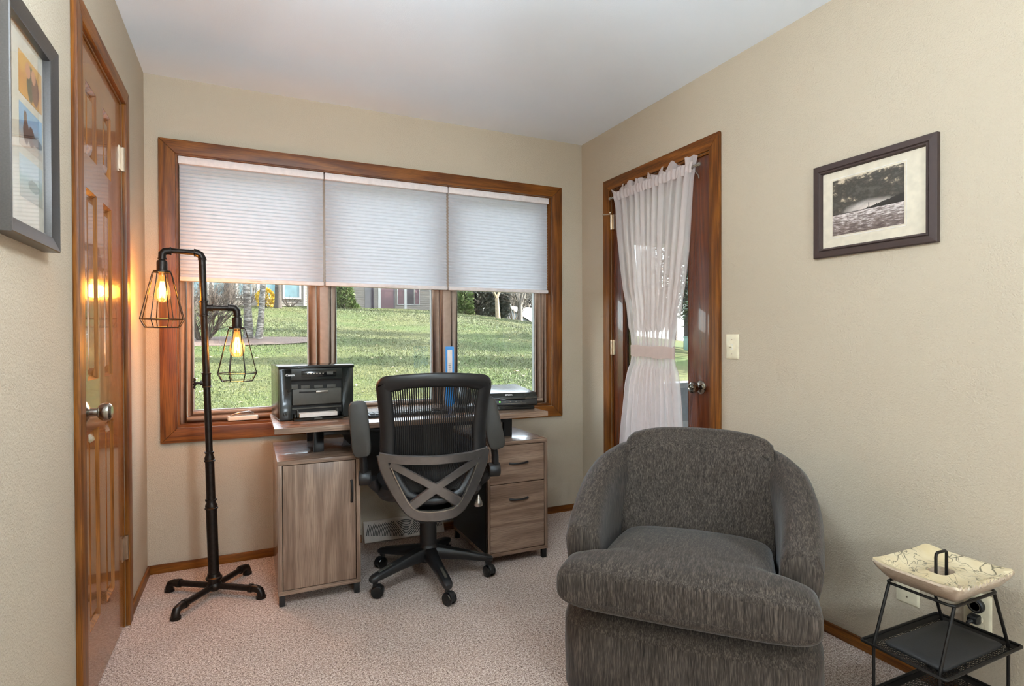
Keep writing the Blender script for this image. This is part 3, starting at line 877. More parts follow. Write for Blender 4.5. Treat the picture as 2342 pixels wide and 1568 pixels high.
for a in (-34, -126, 54, 146):
    d = Vector((math.cos(math.radians(a)), math.sin(math.radians(a)), 0))
    ln = 0.215
    c = Vector((LX, LY, 0.042))
    pts = [c+d*0.02, c+d*(ln-0.03)]
    b = MB().tube(pts, 0.0135, 12)
    b.tube([c+d*(ln-0.045), c+d*(ln-0.030), c+d*(ln-0.0301), c+d*(ln-0.012), c+d*(ln+0.006)+Vector((0, 0, -0.006)), c+d*(ln+0.012)+Vector((0, 0, -0.020)), c+d*(ln+0.012)+Vector((0, 0, -0.030)), c+d*(ln+0.012)+Vector((0, 0, -0.0305)), c+d*(ln+0.012)+Vector((0, 0, -0.041))],
           [0.019, 0.019, 0.0165, 0.0165, 0.0165, 0.0165, 0.017, 0.021, 0.021], 12)
    b.build('leg', 'iron', lamp)
post = MB().lathe([(0.0225, 0.085), (0.0225, 0.40), (0.0185, 0.40), (0.0185, 0.61), (0.0145, 0.61), (0.0145, 1.50)], 20, PM)
post.build('pole', 'iron', lamp)
for z, r in ((0.405, 0.0225), (0.618, 0.0185)):
    MB().lathe([(r, z-0.018), (r*1.22, z-0.016), (r*1.22, z-0.011), (r*1.08, z-0.009), (r*1.12, z), (r*0.86, z+0.012), (r*0.86, z+0.02), (r*1.05, z+0.021), (r*1.05, z+0.027), (r*0.7, z+0.028)], 20, PM).build('coupling', 'iron', lamp)
for z in (0.965, 1.285):
    MB().lathe(collar(z, 0.0155, 0.034), 20, PM).build('coupling', 'iron', lamp)
# valve wheel
b = MB().tube([lp(-0.012, 0.953), lp(-0.05, 0.953)], 0.006, 10).tube([lp(-0.014, 0.953), lp(-0.026, 0.953)], 0.011, 8)
wc = lp(-0.048, 0.953)
ringp = [wc+Vector((0.003*math.sin(k*PI*0.75), 0.021*math.cos(2*PI*k/24)*(1+0.12*math.cos(6*2*PI*k/24)), 0.021*math.sin(2*PI*k/24)*(1+0.12*math.cos(6*2*PI*k/24)))) for k in range(24)]
b.tube(ringp, 0.0035, 8, closed=True)
for k in range(3):
    a = PI*k/3
    e = Vector((0, 0.02*math.cos(a), 0.02*math.sin(a)))
    b.tube([wc-e, wc+e], 0.0028, 6)
b.build('valve_wheel', 'iron', lamp)
def lamp_arm(side, z, reach, drop, cz_top):
    """pipe arm with an elbow, socket cup, cage and bulb"""
    e = side*reach
    if z > 1.4:
        pts = [lp(0, z-0.045), lp(0, z-0.022), lp(side*0.006, z-0.008), lp(side*0.02, z), lp(e-side*0.022, z+0.004), lp(e-side*0.007, z-0.004), lp(e, z-0.018), lp(e, z-0.05)]
    else:
        pts = [lp(0, z), lp(side*0.02, z), lp(e-side*0.024, z), lp(e-side*0.007, z-0.006), lp(e, z-0.022), lp(e, z-0.05)]
    b = MB().tube(pts, 0.0118, 14)
    if z > 1.4:
        b.tube([lp(0, z-0.03), lp(0, z-0.022), lp(side*0.007, z-0.007), lp(side*0.022, z), lp(side*0.030, z)], [0.0185, 0.0158, 0.0158, 0.0158, 0.0185], 14)
    else:
        b.tube([lp(side*0.012, z), lp(side*0.03, z), lp(side*0.0302, z), lp(side*0.036, z)], [0.015, 0.015, 0.0175, 0.0175], 14)
    b.tube([lp(e-side*0.036, z+0.002), lp(e-side*0.0302, z+0.002), lp(e-side*0.030, z+0.002), lp(e-side*0.010, z), lp(e-side*0.001, z-0.012), lp(e, z-0.026), lp(e, z-0.030), lp(e, z-0.0302), lp(e, z-0.036)], [0.0175, 0.0175, 0.0152, 0.0158, 0.0158, 0.0152, 0.0152, 0.0175, 0.0175], 14)
    arm = b.build('lamp_arm', 'iron', lamp)
    p = lp(e, z)
    top = z-0.05
    SM = T(p.x, p.y, 0)
    MB().lathe([(0.010, top+0.012), (0.019, top+0.008), (0.021, top), (0.021, top-0.034), (0.034, top-0.036), (0.034, top-0.041), (0.016, top-0.042), (0.0, top-0.042)], 24, SM).build('socket_cup', 'iron', arm)
    zt = top-0.04
    wide, low, hgt = 0.086, 0.067, 0.24
    cg = MB()
    def oct_(r, zz, rot=PI/8): return [Vector((p.x+r*math.cos(2*PI*k/8+rot), p.y+r*math.sin(2*PI*k/8+rot), zz)) for k in range(8)]
    A, B_, C_ = oct_(0.037, zt-0.002), oct_(wide, zt-0.205), oct_(low, zt-hgt)
    for k in range(8):
        cg.tube([A[k]*0.7+Vector((p.x, p.y, zt))*0.3, A[k]*1.0+Vector((0, 0, -0.002)), B_[k], C_[k]], 0.0021, 6)
    for r in (B_, C_): cg.tube(r, 0.0021, 6, closed=True)
    cg.tube(oct_(0.034, zt-0.002), 0.0022, 6, closed=True)
    cg.build('wire_cage', 'wire_black', arm, smooth=False)
    bu = MB().lathe([(0.013, zt), (0.013, zt-0.02), (0.016, zt-0.032), (0.024, zt-0.055), (0.030, zt-0.080), (0.0315, zt-0.098), (0.029, zt-0.114), (0.020, zt-0.127), (0.006, zt-0.132), (0, zt-0.132)], 24, SM).build('bulb', 'amber_glass', arm)
    MB().lathe([(0.0125, zt+0.004), (0.0135, zt-0.012), (0.012, zt-0.02), (0.005, zt-0.03), (0.004, zt-0.05), (0, zt-0.05)], 16, SM).build('bulb_base', 'brass_socket', arm)
    fl = MB()
    n = 7
    for k in range(n):
        a = 2*PI*k/n
        c, s_ = math.cos(a), math.sin(a)
        a2 = 2*PI*(k+0.5)/n
        fl.tube([(p.x+0.006*c, p.y+0.006*s_, zt-0.042), (p.x+0.011*c, p.y+0.011*s_, zt-0.075), (p.x+0.009*math.cos(a2), p.y+0.009*math.sin(a2), zt-0.112), (p.x+0.011*math.cos(a2+0.4), p.y+0.011*math.sin(a2+0.4), zt-0.075)], 0.0022, 6)
    fl.build('filament', 'filament', arm)
    l = bpy.data.lights.new('bulb_glow', 'POINT')
    l.energy = BULB_W; l.color = (1.0, 0.43, 0.09); l.shadow_soft_size = 0.028
    o = bpy.data.objects.new('bulb_glow', l); COL.objects.link(o)
    o.parent = arm; o.location = (p.x-LX, p.y-LY, zt-0.09)
lamp_arm(-1, 1.530, 0.152, 0, 0)
lamp_arm(1, 1.288, 0.132, 0, 0)

# ------------------------------------------------------------------ desk
DF, DBK = 2.597, 3.13
desk = thing('desk', 'grey brown wood desk with black frame standing under the window', 'desk', (0.76, 2.86, 0))
dt = MB().box(0.100, 1.420, DF, DBK, 0.741, 0.766).build('desktop', 'desk_wood_x', desk, bev=0.0012)
b = MB()
for xa in (0.272, 1.235):
    for ya in (2.742, 3.06):
        b.box(xa, xa+0.045, ya, ya+0.03, 0.6255, 0.7405)
    b.box(xa, xa+0.045, 2.772, 3.06, 0.7105, 0.7405)
b.box(0.317, 1.235, 2.742, 2.767, 0.7005, 0.7405)
b.box(0.317, 1.235, 3.06, 3.085, 0.7005, 0.7405)
b.build('support_frame', 'black_metal', desk, bev=0.002)
for xs, xe in ((0.457, 0.395), (1.073, 1.135)):
    MB().prism([(xe, 0.7005), (xs+(xs-xe)*0.4, 0.7005), (xs+(xs-xe)*0.4, 0.6265)], 'y', 2.744, 2.748).build('gusset', 'black_metal', desk)
    MB().lathe([(0, 0), (0.005, 0), (0.005, 0.002), (0, 0.003)], 10, T(xs-(xs-xe)*0.02, 2.7438, 0.681) @ Rm('X', 90)).build('screw', 'silver_trim', desk)
MB().box(0.457, 1.070, 2.60, 2.618, 0.60, 0.700).build('front_rail', 'black_metal', desk) if False else None
MB().box(0.46, 1.068, 3.095, 3.11, 0.40, 0.700).build('back_panel', 'black_metal', desk)
def pedestal(xa, xb, side):
    y0, y1, z0, z1 = DF, 3.10, 0.050, 0.625
    th = 0.018
    root = MB()
    p = root.box(xa, xb, y0, y1, z1-th, z1).build('pedestal_top', 'desk_wood_x', desk, bev=0.001)
    MB().box(xa, xb, y0, y1, z0, z0+th).build('pedestal_bottom', 'desk_wood_x', desk, bev=0.001)
    inner = 'black_plastic'
    MB().box(xa, xa+th, y0, y1, z0+th, z1-th).build('side_panel', 'desk_wood_z' if side < 0 else inner, desk, bev=0.001)
    MB().box(xb-th, xb, y0, y1, z0+th, z1-th).build('side_panel', 'desk_wood_z', desk, bev=0.001)
    if side > 0:
        MB().box(xa, xa+0.006, y0, y0+0.018, z0+th, z1-th).box(xa+0.006, xa+th+0.001, y0-0.0005, y0+0.018, z0+th, z1-th).build('edge_band', 'desk_wood_z', desk)
    MB().box(xa+th, xb-th, y1-0.01, y1, z0+th, z1-th).build('pedestal_back', 'black_plastic', desk)
    for fx in (xa+0.004, xb-0.028):
        for fy in (y0+0.006, y1-0.03):
            MB().box(fx, fx+0.024, fy, fy+0.024, 0.001, z0).build('foot', 'black_plastic', desk, bev=0.001)
    return th, z0, z1
th, pz0, pz1 = pedestal(0.111, 0.456, -1)
pedestal(1.071, 1.416, 1)
cd = MB().box(0.111+th+0.003, 0.456-th-0.003, DF+0.001, DF+0.017, pz0+th+0.003, pz1-th-0.003).build('cupboard_door', 'desk_wood_z', desk, bev=0.001)
def pull(p0, p1, out, parent):
    p0, p1 = Vector(p0), Vector(p1)
    pts = []
    for k in range(9):
        s_ = k/8
        pts.append(p0.lerp(p1, s_)+Vector((0, -out*math.sin(PI*min(1, max(0, s_)))**0.6, 0)))
    MB().tube(pts, [0.006, 0.0055, 0.005, 0.005, 0.005, 0.005, 0.005, 0.0055, 0.006], 10).build('pull', 'black_metal', parent)
pull((0.418, DF+0.001, 0.515), (0.418, DF+0.001, 0.418), 0.02, cd)
for za, zb, hz_ in ((0.414, pz1-th-0.003, 0.513), (pz0+th+0.003, 0.410, 0.330)):
    dr = MB().box(1.071+th+0.003, 1.416-th-0.003, DF+0.001, DF+0.017, za, zb).build('drawer_front', 'desk_wood_x', desk, bev=0.001)
    pull((1.198, DF+0.001, hz_), (1.300, DF+0.001, hz_), 0.02, dr)

# ------------------------------------------------------------------ laser printer
PRX, PRY, PRA = 0.128, 2.815, math.radians(5.5)
pt = thing('laser_printer', 'black laser printer with open paper tray standing on the desk', 'printer', (PRX, PRY, 0.767), PRA)
PW, PD, PH = 0.345, 0.245, 0.250
def lb(parent, name, m, *bx, bev=0.0, **kw):
    b = MB()
    for q in bx: b.box(*q)
    return b.build(name, m, parent, bev=bev, local=True, **kw)
lb(pt, 'printer_body', 'printer_black', (0, PW, 0.02, PD, 0.004, PH), bev=0.006)
# front fascia built around the recess
fa = lb(pt, 'front_fascia', 'printer_black', (0.002, 0.055, 0, 0.022, 0.004, PH-0.01), (PW-0.055, PW-0.002, 0, 0.022, 0.004, PH-0.01), (0.055, PW-0.055, 0, 0.022, PH-0.062, PH-0.01), bev=0.002)
lb(pt, 'scan_lid', 'black_gloss', (-0.002, PW+0.002, -0.003, PD, PH-0.0095, PH+0.006), bev=0.004)
lb(pt, 'control_panel', 'black_gloss', (0.10, 0.26, -0.002, 0.001, PH-0.050, PH-0.018), bev=0.001)
btn = [lb(pt, 'button', 'silver_trim', (0.125+k*0.014, 0.131+k*0.014, -0.0035, -0.0019, PH-0.036, PH-0.031)) for k in range(6)]
lb(pt, 'display', 'printer_grey', (0.215, 0.245, -0.0035, -0.0019, PH-0.040, PH-0.026))
lb(pt, 'output_recess', 'void_dark', (0.056, PW-0.056, 0.0185, 0.0196, PH-0.105, PH-0.063))
lb(pt, 'output_rest', 'printer_grey', (0.056, 0.085, 0.004, 0.019, PH-0.105, PH-0.083), (0.10, 0.14, 0.012, 0.018, PH-0.105, PH-0.090), (0.16, 0.20, 0.012, 0.018, PH-0.105, PH-0.090), (0.22, 0.26, 0.012, 0.018, PH-0.105, PH-0.090), bev=0.001)
lb(pt, 'toner_cover', 'printer_grey', (0.060, PW-0.060, 0.003, 0.019, 0.070, PH-0.106), bev=0.003)
lb(pt, 'cover_slot', 'void_dark', (0.09, 0.165, 0.0015, 0.0031, PH-0.124, PH-0.117))
lb(pt, 'cover_latch', 'silver_trim', (0.165, 0.222, -0.004, 0.0029, PH-0.126, PH-0.115), bev=0.002)
lb(pt, 'feed_opening', 'void_dark', (0.056, PW-0.056, 0.016, 0.0195, 0.006, 0.070))
lb(pt, 'feed_lip', 'printer_grey', (0.060, PW-0.060, 0.008, 0.018, 0.050, 0.056))
tr_ = lb(pt, 'paper_tray', 'printer_black', (0.062, PW-0.062, -0.038, 0.016, 0.0015, 0.014), (0.062, 0.068, -0.038, 0.016, 0.014, 0.030), (PW-0.068, PW-0.062, -0.038, 0.016, 0.014, 0.030), bev=0.002)
lb(pt, 'tray_tab', 'printer_grey', (0.15, 0.185, -0.040, -0.0382, 0.003, 0.011))
for xx in (0.078, PW-0.086):
    lb(tr_, 'paper_guide', 'printer_grey', (xx, xx+0.006, -0.015, 0.014, 0.0145, 0.046), bev=0.001)
pw = lb(pt, 'power_button', 'black_gloss', (0.02, 0.034, -0.0015, 0.001, 0.022, 0.036), bev=0.001)
text_part('lettering', 'Canon', 0.0145, 'lettering_white', pt, T(0.050, -0.0006, PH-0.038) @ Rm('X', 90), bold=0.0004)
tag(thing('paper_stack', 'white paper stack lying in the open printer tray', 'paper', (PRX, PRY, 0.767), PRA))
ps = bpy.data.objects['paper_stack']
lb(ps, 'paper_sheets', 'paper', (0.086, PW-0.088, -0.034, 0.014, 0.0145, 0.034), bev=0.001)

# ------------------------------------------------------------------ flatbed scanner
SA = math.radians(-9)
sc = thing('flatbed_scanner', 'low black flatbed scanner with pale lid top on the desk near the curtained door', 'scanner', (1.128, 2.735, 0.767), SA)
SW, SDp = 0.283, 0.40
lb(sc, 'scanner_base', 'black_gloss', (0.012, SW-0.012, 0.012, SDp-0.01, 0.0, 0.028), bev=0.004)
b = MB().prism([(0.0, 0.026), (0.0, 0.050), (0.006, 0.060), (SDp, 0.060), (SDp, 0.026), (0.01, 0.020)], 'x', 0, SW)
b.build('scanner_body', 'black_plastic', sc, bev=0.004, local=True)
b = MB().prism([(0.0, 0.0615), (0.0, 0.068), (0.018, 0.090), (SDp, 0.104), (SDp, 0.0615)], 'x', 0.001, SW-0.001)
b.build('scanner_lid', 'printer_black', sc, bev=0.004, local=True)
lb(sc, 'control_strip', 'black_gloss', (0.075, 0.215, -0.002, 0.002, 0.054, 0.062), bev=0.001)
lb(sc, 'edge_trim', 'silver_trim', (0.0, SW, -0.0012, 0.002, 0.0605, 0.0625), (0.085, 0.22, -0.0012, 0.002, 0.034, 0.0355))
for k in range(4): lb(sc, 'button', 'silver_trim', (0.098+k*0.03, 0.106+k*0.03, -0.0018, 0.0008, 0.043, 0.046))
lb(sc, 'power_light', 'led_green', (0.070, 0.076, -0.0018, 0.0008, 0.042, 0.048))
sl_ = math.atan2(0.022, 0.018)
text_part('lettering', 'EPSON', 0.013, 'lettering_white', sc, T(0.125, 0.0085, 0.0797) @ Matrix.Rotation(sl_, 4, 'X'), bold=0.0003)

# ------------------------------------------------------------------ small things on the desk and sill
bd = thing('blue_binder', 'slim bright blue binder with white barcode label standing by the window', 'binder', (1.052, 3.10, 0.767), math.radians(-18))
lb(bd, 'binder_cover', 'blue_card', (-0.024, 0.024, -0.10, 0.0, 0.0, 0.335), bev=0.004)
lbl = lb(bd, 'spine_label', 'label_white', (-0.013, 0.013, -0.1012, -0.0998, 0.165, 0.318))
b = MB()
for k in range(14):
    w_ = rnd.choice((0.0016, 0.0028, 0.004))
    b.box(-0.008, 0.008, -0.1016, -0.1011, 0.172+k*0.0052, 0.172+k*0.0052+w_*0.6)
b.build('barcode', 'ink', lbl, local=True)
cup = thing('pencil_cup', 'black pencil cup full of pens on the desk behind the office chair', 'pencil cup', (1.085, 2.96, 0.767))
MB().lathe([(0, 0), (0.04, 0), (0.043, 0.1), (0.04, 0.1), (0.037, 0.006), (0, 0.006)], 24).build('cup_body', 'black_plastic', cup, local=True)
for k in range(6):
    a = k*1.05
    pn = thing('pen', ['orange pen standing in the black pencil cup', 'white pen standing in the black pencil cup', 'grey pen standing in the black pencil cup', 'black pen standing in the black pencil cup', 'blue pen standing in the black pencil cup', 'red pen standing in the black pencil cup'][k], 'pen', (1.085, 2.96, 0.774), group='pens in the pencil cup')
    colr = [L(214, 120, 60), L(226, 222, 216), L(150, 150, 150), L(24, 24, 24), L(40, 80, 150), L(170, 50, 44)][k]
    mat('pen_ink_%d' % k, colr, 0.4)
    p0 = Vector((0.014*math.cos(a), 0.014*math.sin(a), 0.001)); p1 = Vector((0.032*math.cos(a), 0.032*math.sin(a), 0.135+0.012*(k % 3)))
    MB().tube([p0, p0.lerp(p1, 0.8)], 0.004, 8).build('barrel', 'pen_ink_%d' % k, pn, local=True)
    MB().tube([p0.lerp(p1, 0.8), p0.lerp(p1, 0.97), p1], [0.0046, 0.0046, 0.002], 8).build('cap', 'pen_ink_%d' % k, pn, local=True)
cp = thing('desk_phone', 'black cordless phone in its charging cradle on the desk behind the office chair', 'phone', (1.02, 2.78, 0.767), math.radians(-12))
lb(cp, 'cradle', 'black_plastic', (-0.055, 0.055, -0.05, 0.06, 0.0, 0.035), bev=0.012)
b = MB(); b.box(-0.026, 0.026, -0.014, 0.014, 0.02, 0.155, T(0, 0.012, 0.002) @ Rm('X', -16))
b.build('handset', 'black_gloss', cp, local=True, bev=0.008)
kb = thing('keyboard', 'thin black keyboard lying on the middle of the desk', 'keyboard', (0.725, 2.80, 0.767))
kbb = lb(kb, 'keyboard_case', 'black_plastic', (-0.20, 0.20, -0.06, 0.06, 0.0, 0.014), bev=0.004)
b = MB()
for r in range(5):
    for c in range(16):
        b.box(-0.192+c*0.024, -0.172+c*0.024, -0.052+r*0.021, -0.035+r*0.021, 0.0142, 0.018)
tag(b.build('keys', 'printer_black', kb, local=True), kind='stuff')

# ------------------------------------------------------------------ office chair
OA = math.radians(-10)
oc = thing('office_chair', 'black mesh office chair with silver X frame and flipped up arms', 'office chair', (0.775, 2.612, 0), OA)
for k in range(5):
    a = math.radians(-90+72*k)-OA
    Lm = Matrix.Rotation(a, 4, 'Z')
    rings = []
    for (r, w, zt_, zb_) in ((0.0, 0.030, 0.165, 0.100), (0.05, 0.030, 0.160, 0.097), (0.10, 0.026, 0.148, 0.093), (0.16, 0.023, 0.134, 0.088), (0.22, 0.022, 0.119, 0.080), (0.27, 0.023, 0.106, 0.074), (0.295, 0.021, 0.099, 0.072), (0.308, 0.013, 0.090, 0.074)):
        h = (zt_-zb_)/2; c = (zt_+zb_)/2
        rings.append([Lm @ Vector((r, w*math.copysign(abs(math.cos(t))**0.55, math.cos(t)), c+h*math.copysign(abs(math.sin(t))**0.55, math.sin(t)))) for t in [2*PI*j/14 for j in range(14)]])
    lg = MB().loft(rings).build('leg', 'black_plastic', oc, local=True)
    g = MB()
    g.add([Lm @ Vector(p) for p in ((0.20, -0.006, 0.1262), (0.265, -0.006, 0.1096), (0.265, 0.006, 0.1096), (0.20, 0.006, 0.1262), (0.20, -0.006, 0.121), (0.265, -0.006, 0.105), (0.265, 0.006, 0.105), (0.20, 0.006, 0.121))],
          [(0, 1, 2, 3), (4, 7, 6, 5), (0, 4, 5, 1), (1, 5, 6, 2), (2, 6, 7, 3), (3, 7, 4, 0)])
    g.build('foot_rest_strip', 'printer_grey', lg, local=True)
    # twin wheel caster, trailing
    ca = a+math.radians([25, -60, 10, 80, 140][k])
    CM = Matrix.Translation(Lm @ Vector((0.285, 0, 0))) @ Matrix.Rotation(ca, 4, 'Z')
    cs = MB().lathe([(0, 0.05), (0.010, 0.05), (0.010, 0.066), (0.015, 0.068), (0.016, 0.078), (0, 0.078)], 14, CM)
    cs.build('caster_stem', 'black_plastic', oc, local=True)
    hd = MB().lathe([(0.0, -0.011), (0.027, -0.011), (0.0285, -0.006), (0.0285, 0.006), (0.027, 0.011), (0, 0.011)], 18, CM @ T(0.012, 0, 0.031) @ Rm('X', 90) @ Rm('Z', -20), arc=PI*1.1).build('caster_hood', 'black_plastic', oc, local=True)
    for sgn in (-1, 1):
        MB().lathe([(0, 0.0), (0.010, 0.001), (0.0265, 0.002), (0.0275, 0.005), (0.0275, 0.011), (0.025, 0.014), (0.012, 0.0155), (0.0, 0.0165)], 22, CM @ T(0.012, sgn*0.007, 0.0285) @ Rm('X', -90*sgn)).build('wheel', 'black_gloss', hd, local=True)
MB().lathe([(0.0, 0.088), (0.040, 0.09), (0.048, 0.10), (0.050, 0.14), (0.045, 0.165), (0.040, 0.172), (0.0, 0.172)], 24).build('base_hub', 'black_plastic', oc, local=True)
MB().lathe([(0.0, 0.17), (0.040, 0.17), (0.040, 0.325), (0.026, 0.33), (0.026, 0.40), (0, 0.40)], 24).build('gas_column', 'black_plastic', oc, local=True)
lb(oc, 'tilt_mechanism', 'black_plastic', (-0.08, 0.08, -0.13, 0.12, 0.385, 0.425), bev=0.012)
def seat_ring(i, z): 
    out = []
    for j in range(32):
        t = 2*PI*j/32
        out.append(Vector(((0.245-i)*math.copysign(abs(math.cos(t))**0.5, math.cos(t)), 0.02+(0.235-i)*math.copysign(abs(math.sin(t))**0.5, math.sin(t)), z-0.03*max(0, math.sin(t))**6)))
    return out
MB().loft([seat_ring(0.05, 0.425), seat_ring(0.012, 0.432), seat_ring(0.0, 0.452), seat_ring(0.008, 0.482), seat_ring(0.04, 0.498), seat_ring(0.10, 0.502)]).build('seat', 'pad_black', oc, local=True)
def back_y(x, z):
    return -0.262-0.075*(z-0.45)/0.5+0.05*(x/0.24)**2+0.02*math.cos((z-0.72)*7)
def half_w(z):
    pts = [(0.42, 0.10), (0.50, 0.17), (0.58, 0.215), (0.66, 0.232), (0.75, 0.229), (0.85, 0.236), (0.93, 0.246), (0.98, 0.249)]
    if z <= pts[0][0]: return pts[0][1]
    for (a, wa), (c, wc) in zip(pts, pts[1:]):
        if a <= z <= c: return wa+(wc-wa)*(z-a)/(c-a)
    return pts[-1][1]
# black outer frame of the back: closed loop of rounded section
def frame_loop(inset):
    path = []
    zt = 1.005-inset
    n = 14
    for j in range(n): # left side going up
        z = 0.46+inset*0.6+(0.94-0.46)*j/(n-1)*1.0
        path.append((-half_w(z)+inset, z))
    for j in range(1, 6): # left top corner
        t = PI-PI/2*j/6
        path.append((-half_w(0.95)+inset+0.05+0.05*math.cos(t), 0.945-inset*0.4+(zt-0.012-0.945+inset*0.4)*math.sin(t)))
    for j in range(0, 9):
        x = (-half_w(0.95)+inset+0.05)*(1-j/4)
        path.append((x, zt-0.012*(x/0.2)**2))
    right = [(-x, z) for (x, z) in path[:n+5]][::-1]
    path += right
    for j in range(1, 6): # bottom curve
        t = j/6
        path.append((half_w(0.46)*(1-2*t)*0.9, 0.46+inset*0.6-0.03*math.sin(PI*t)))
    return path
Ao, Ai = frame_loop(0.0), frame_loop(0.062)
vs, fs = [], []
m_ = len(Ao)
for i in range(m_):
    (xo, zo), (xi, zi) = Ao[i], Ai[i]
    for (s_, off) in ((0.0, 0.004), (0.0, -0.006), (0.12, -0.014), (0.5, -0.019), (0.88, -0.012), (1.0, -0.003), (1.0, 0.005), (0.5, 0.012)):
        x, z = xo+(xi-xo)*s_, zo+(zi-zo)*s_
        vs.append((x, back_y(x, z)+off, z))
for i in range(m_):
    j = (i+1) % m_
    for k in range(8): fs.append((i*8+k, i*8+(k+1) % 8, j*8+(k+1) % 8, j*8+k))
MB().add(vs, fs).build('back_frame', 'black_plastic', oc, local=True, angle=60)
b = MB()
N = 41
for k in range(N):
    u = -1+2*(k+0.5)/N
    pts = []
    for j in range(15):
        z = 0.49+(0.955-0.49)*j/14
        x = u*(half_w(z)-0.055)
        pts.append((x, back_y(x, z)+0.001, z))
    w_ = 0.0030
    vs_ = []
    for p in pts: vs_ += [(p[0]-w_, p[1], p[2]), (p[0]+w_, p[1], p[2]), (p[0], p[1]-0.0014, p[2])]
    b.add(vs_, [q for j in range(14) for q in ((3*j, 3*j+1, 3*j+4, 3*j+3), (3*j+1, 3*j+2, 3*j+5, 3*j+4), (3*j+2, 3*j, 3*j+3, 3*j+5))])
tag(b.build('mesh_strands', 'black_plastic', oc, local=True, smooth=False), kind='stuff')
# silver lower frame with the X
def ribbon(pts, w, th, name, m, par, lift=0.02):
    """flat bar along a path of (x,z), following the back's curve"""
    rings = []
    n = len(pts)
    for i, (x, z) in enumerate(pts):
        a = pts[max(0, i-1)]; c = pts[min(n-1, i+1)]
        dx, dz = c[0]-a[0], c[1]-a[1]
        l_ = math.hypot(dx, dz); px, pz = -dz/l_, dx/l_
        ww = w[i] if isinstance(w, (list, tuple)) else w
        rg_ = []
        for (s_, o_) in ((-1, 0), (-1, th*0.6), (-0.8, th), (0.8, th), (1, th*0.6), (1, 0)):
            xx, zz = x+px*ww/2*s_, z+pz*ww/2*s_
            rg_.append(Vector((xx, back_y(xx, zz)-lift-o_, zz)))
        rings.append(rg_)
    return MB().loft(rings).build(name, m, par, local=True, bev=0.0)
def sub(pts, n=6):
    out = []
    for (a, c) in zip(pts, pts[1:]):
        for k in range(n): out.append((a[0]+(c[0]-a[0])*k/n, a[1]+(c[1]-a[1])*k/n))
    return out+[pts[-1]]
ut = [(-0.222, 0.655), (-0.212, 0.60), (-0.190, 0.55), (-0.165, 0.50), (-0.138, 0.455), (-0.110, 0.418), (-0.080, 0.398), (-0.04, 0.390), (0, 0.388)]
ut = ut+[(-x, z) for (x, z) in ut[::-1][1:]]
xf = ribbon(sub(ut, 3), 0.046, 0.016, 'lower_back_frame', 'silver_plastic', oc, 0.021)
ribbon(sub([(-0.236, 0.648), (-0.15, 0.634), (0, 0.628), (0.15, 0.634), (0.236, 0.648)], 4), 0.040, 0.015, 'cross_bar', 'silver_plastic', oc, 0.022)
for s_ in (-1, 1):
    ribbon(sub([(s_*-0.190, 0.618), (s_*-0.06, 0.545), (0, 0.510), (s_*0.06, 0.468), (s_*0.118, 0.425)], 4), [0.034]*8+[0.044]*9, 0.013, 'x_brace', 'silver_plastic', oc, 0.0235)
    inn = [(s_*0.186, 0.605), (s_*0.168, 0.56), (s_*0.145, 0.51), (s_*0.122, 0.465), (s_*0.100, 0.432), (s_*0.075, 0.417), (s_*0.03, 0.411), (0, 0.410)]
    ribbon(sub(inn, 3), 0.006, 0.019, 'trim_line', 'silver_trim', oc, 0.021)
MB().prism([(-0.10, 0.375), (0.10, 0.375), (0.06, 0.352), (-0.06, 0.352)], 'y', -0.27, -0.05).build('back_bracket', 'black_plastic', oc, local=True, bev=0.01)
# flipped-up arms
for s_ in (-1, 1):
    ar = MB().tube([(s_*0.14, -0.02, 0.405), (s_*0.20, -0.06, 0.43), (s_*0.255, -0.12, 0.50), (s_*0.262, -0.13, 0.53)], [0.024, 0.026, 0.028, 0.028], 14, flat=0.75).build('arm_bracket', 'black_plastic', oc, local=True)
    MB().lathe([(0, -0.028), (0.030, -0.026), (0.033, -0.02), (0.033, 0.02), (0.030, 0.026), (0, 0.028)], 22, T(s_*0.292, -0.135, 0.535) @ Rm('Y', 90)).build('arm_pivot', 'black_plastic', oc, local=True)
    tl = -0.02 if s_ < 0 else -0.055
    MB().tube([(s_*0.297, -0.135, 0.535), (s_*0.297, -0.142, 0.60), (s_*0.300+tl*0.3, -0.150, 0.68), (s_*0.300+tl*0.6, -0.150, 0.76)], [0.022, 0.020, 0.020, 0.018], 12, flat=0.8).build('arm_post', 'black_plastic', oc, local=True)
    PMx = T(s_*0.302+tl*0.5, -0.178, 0.757) @ Matrix.Rotation(math.atan2(tl, 0.24), 4, 'Y')
    def pring(i, y):
        out = []
        for j in range(28):
            t = 2*PI*j/28
            out.append(PMx @ Vector(((0.041-i)*math.copysign(abs(math.cos(t))**0.45, math.cos(t)), y, (0.122-i)*math.copysign(abs(math.sin(t))**0.35, math.sin(t)))))
        return out
    MB().loft([pring(0.010, -0.016), pring(0.003, -0.013), pring(0.0, -0.006), pring(0.0, 0.008), pring(0.008, 0.014)]).build('arm_pad', 'arm_pad', oc, local=True)
lv = MB().tube([(0.06, -0.06, 0.405), (0.15, -0.12, 0.405), (0.20, -0.15, 0.40)], 0.004, 8).build('tilt_lever', 'black_metal', oc, local=True)
MB().lathe([(0, 0.034), (0.004, 0.028), (0.010, 0.012), (0.018, -0.004), (0.021, -0.016), (0.017, -0.024), (0, -0.028)], 18, T(0.214, -0.155, 0.398) @ Matrix.Diagonal((1, 0.5, 1, 1))).build('lever_paddle', 'silver_trim', lv, local=True)

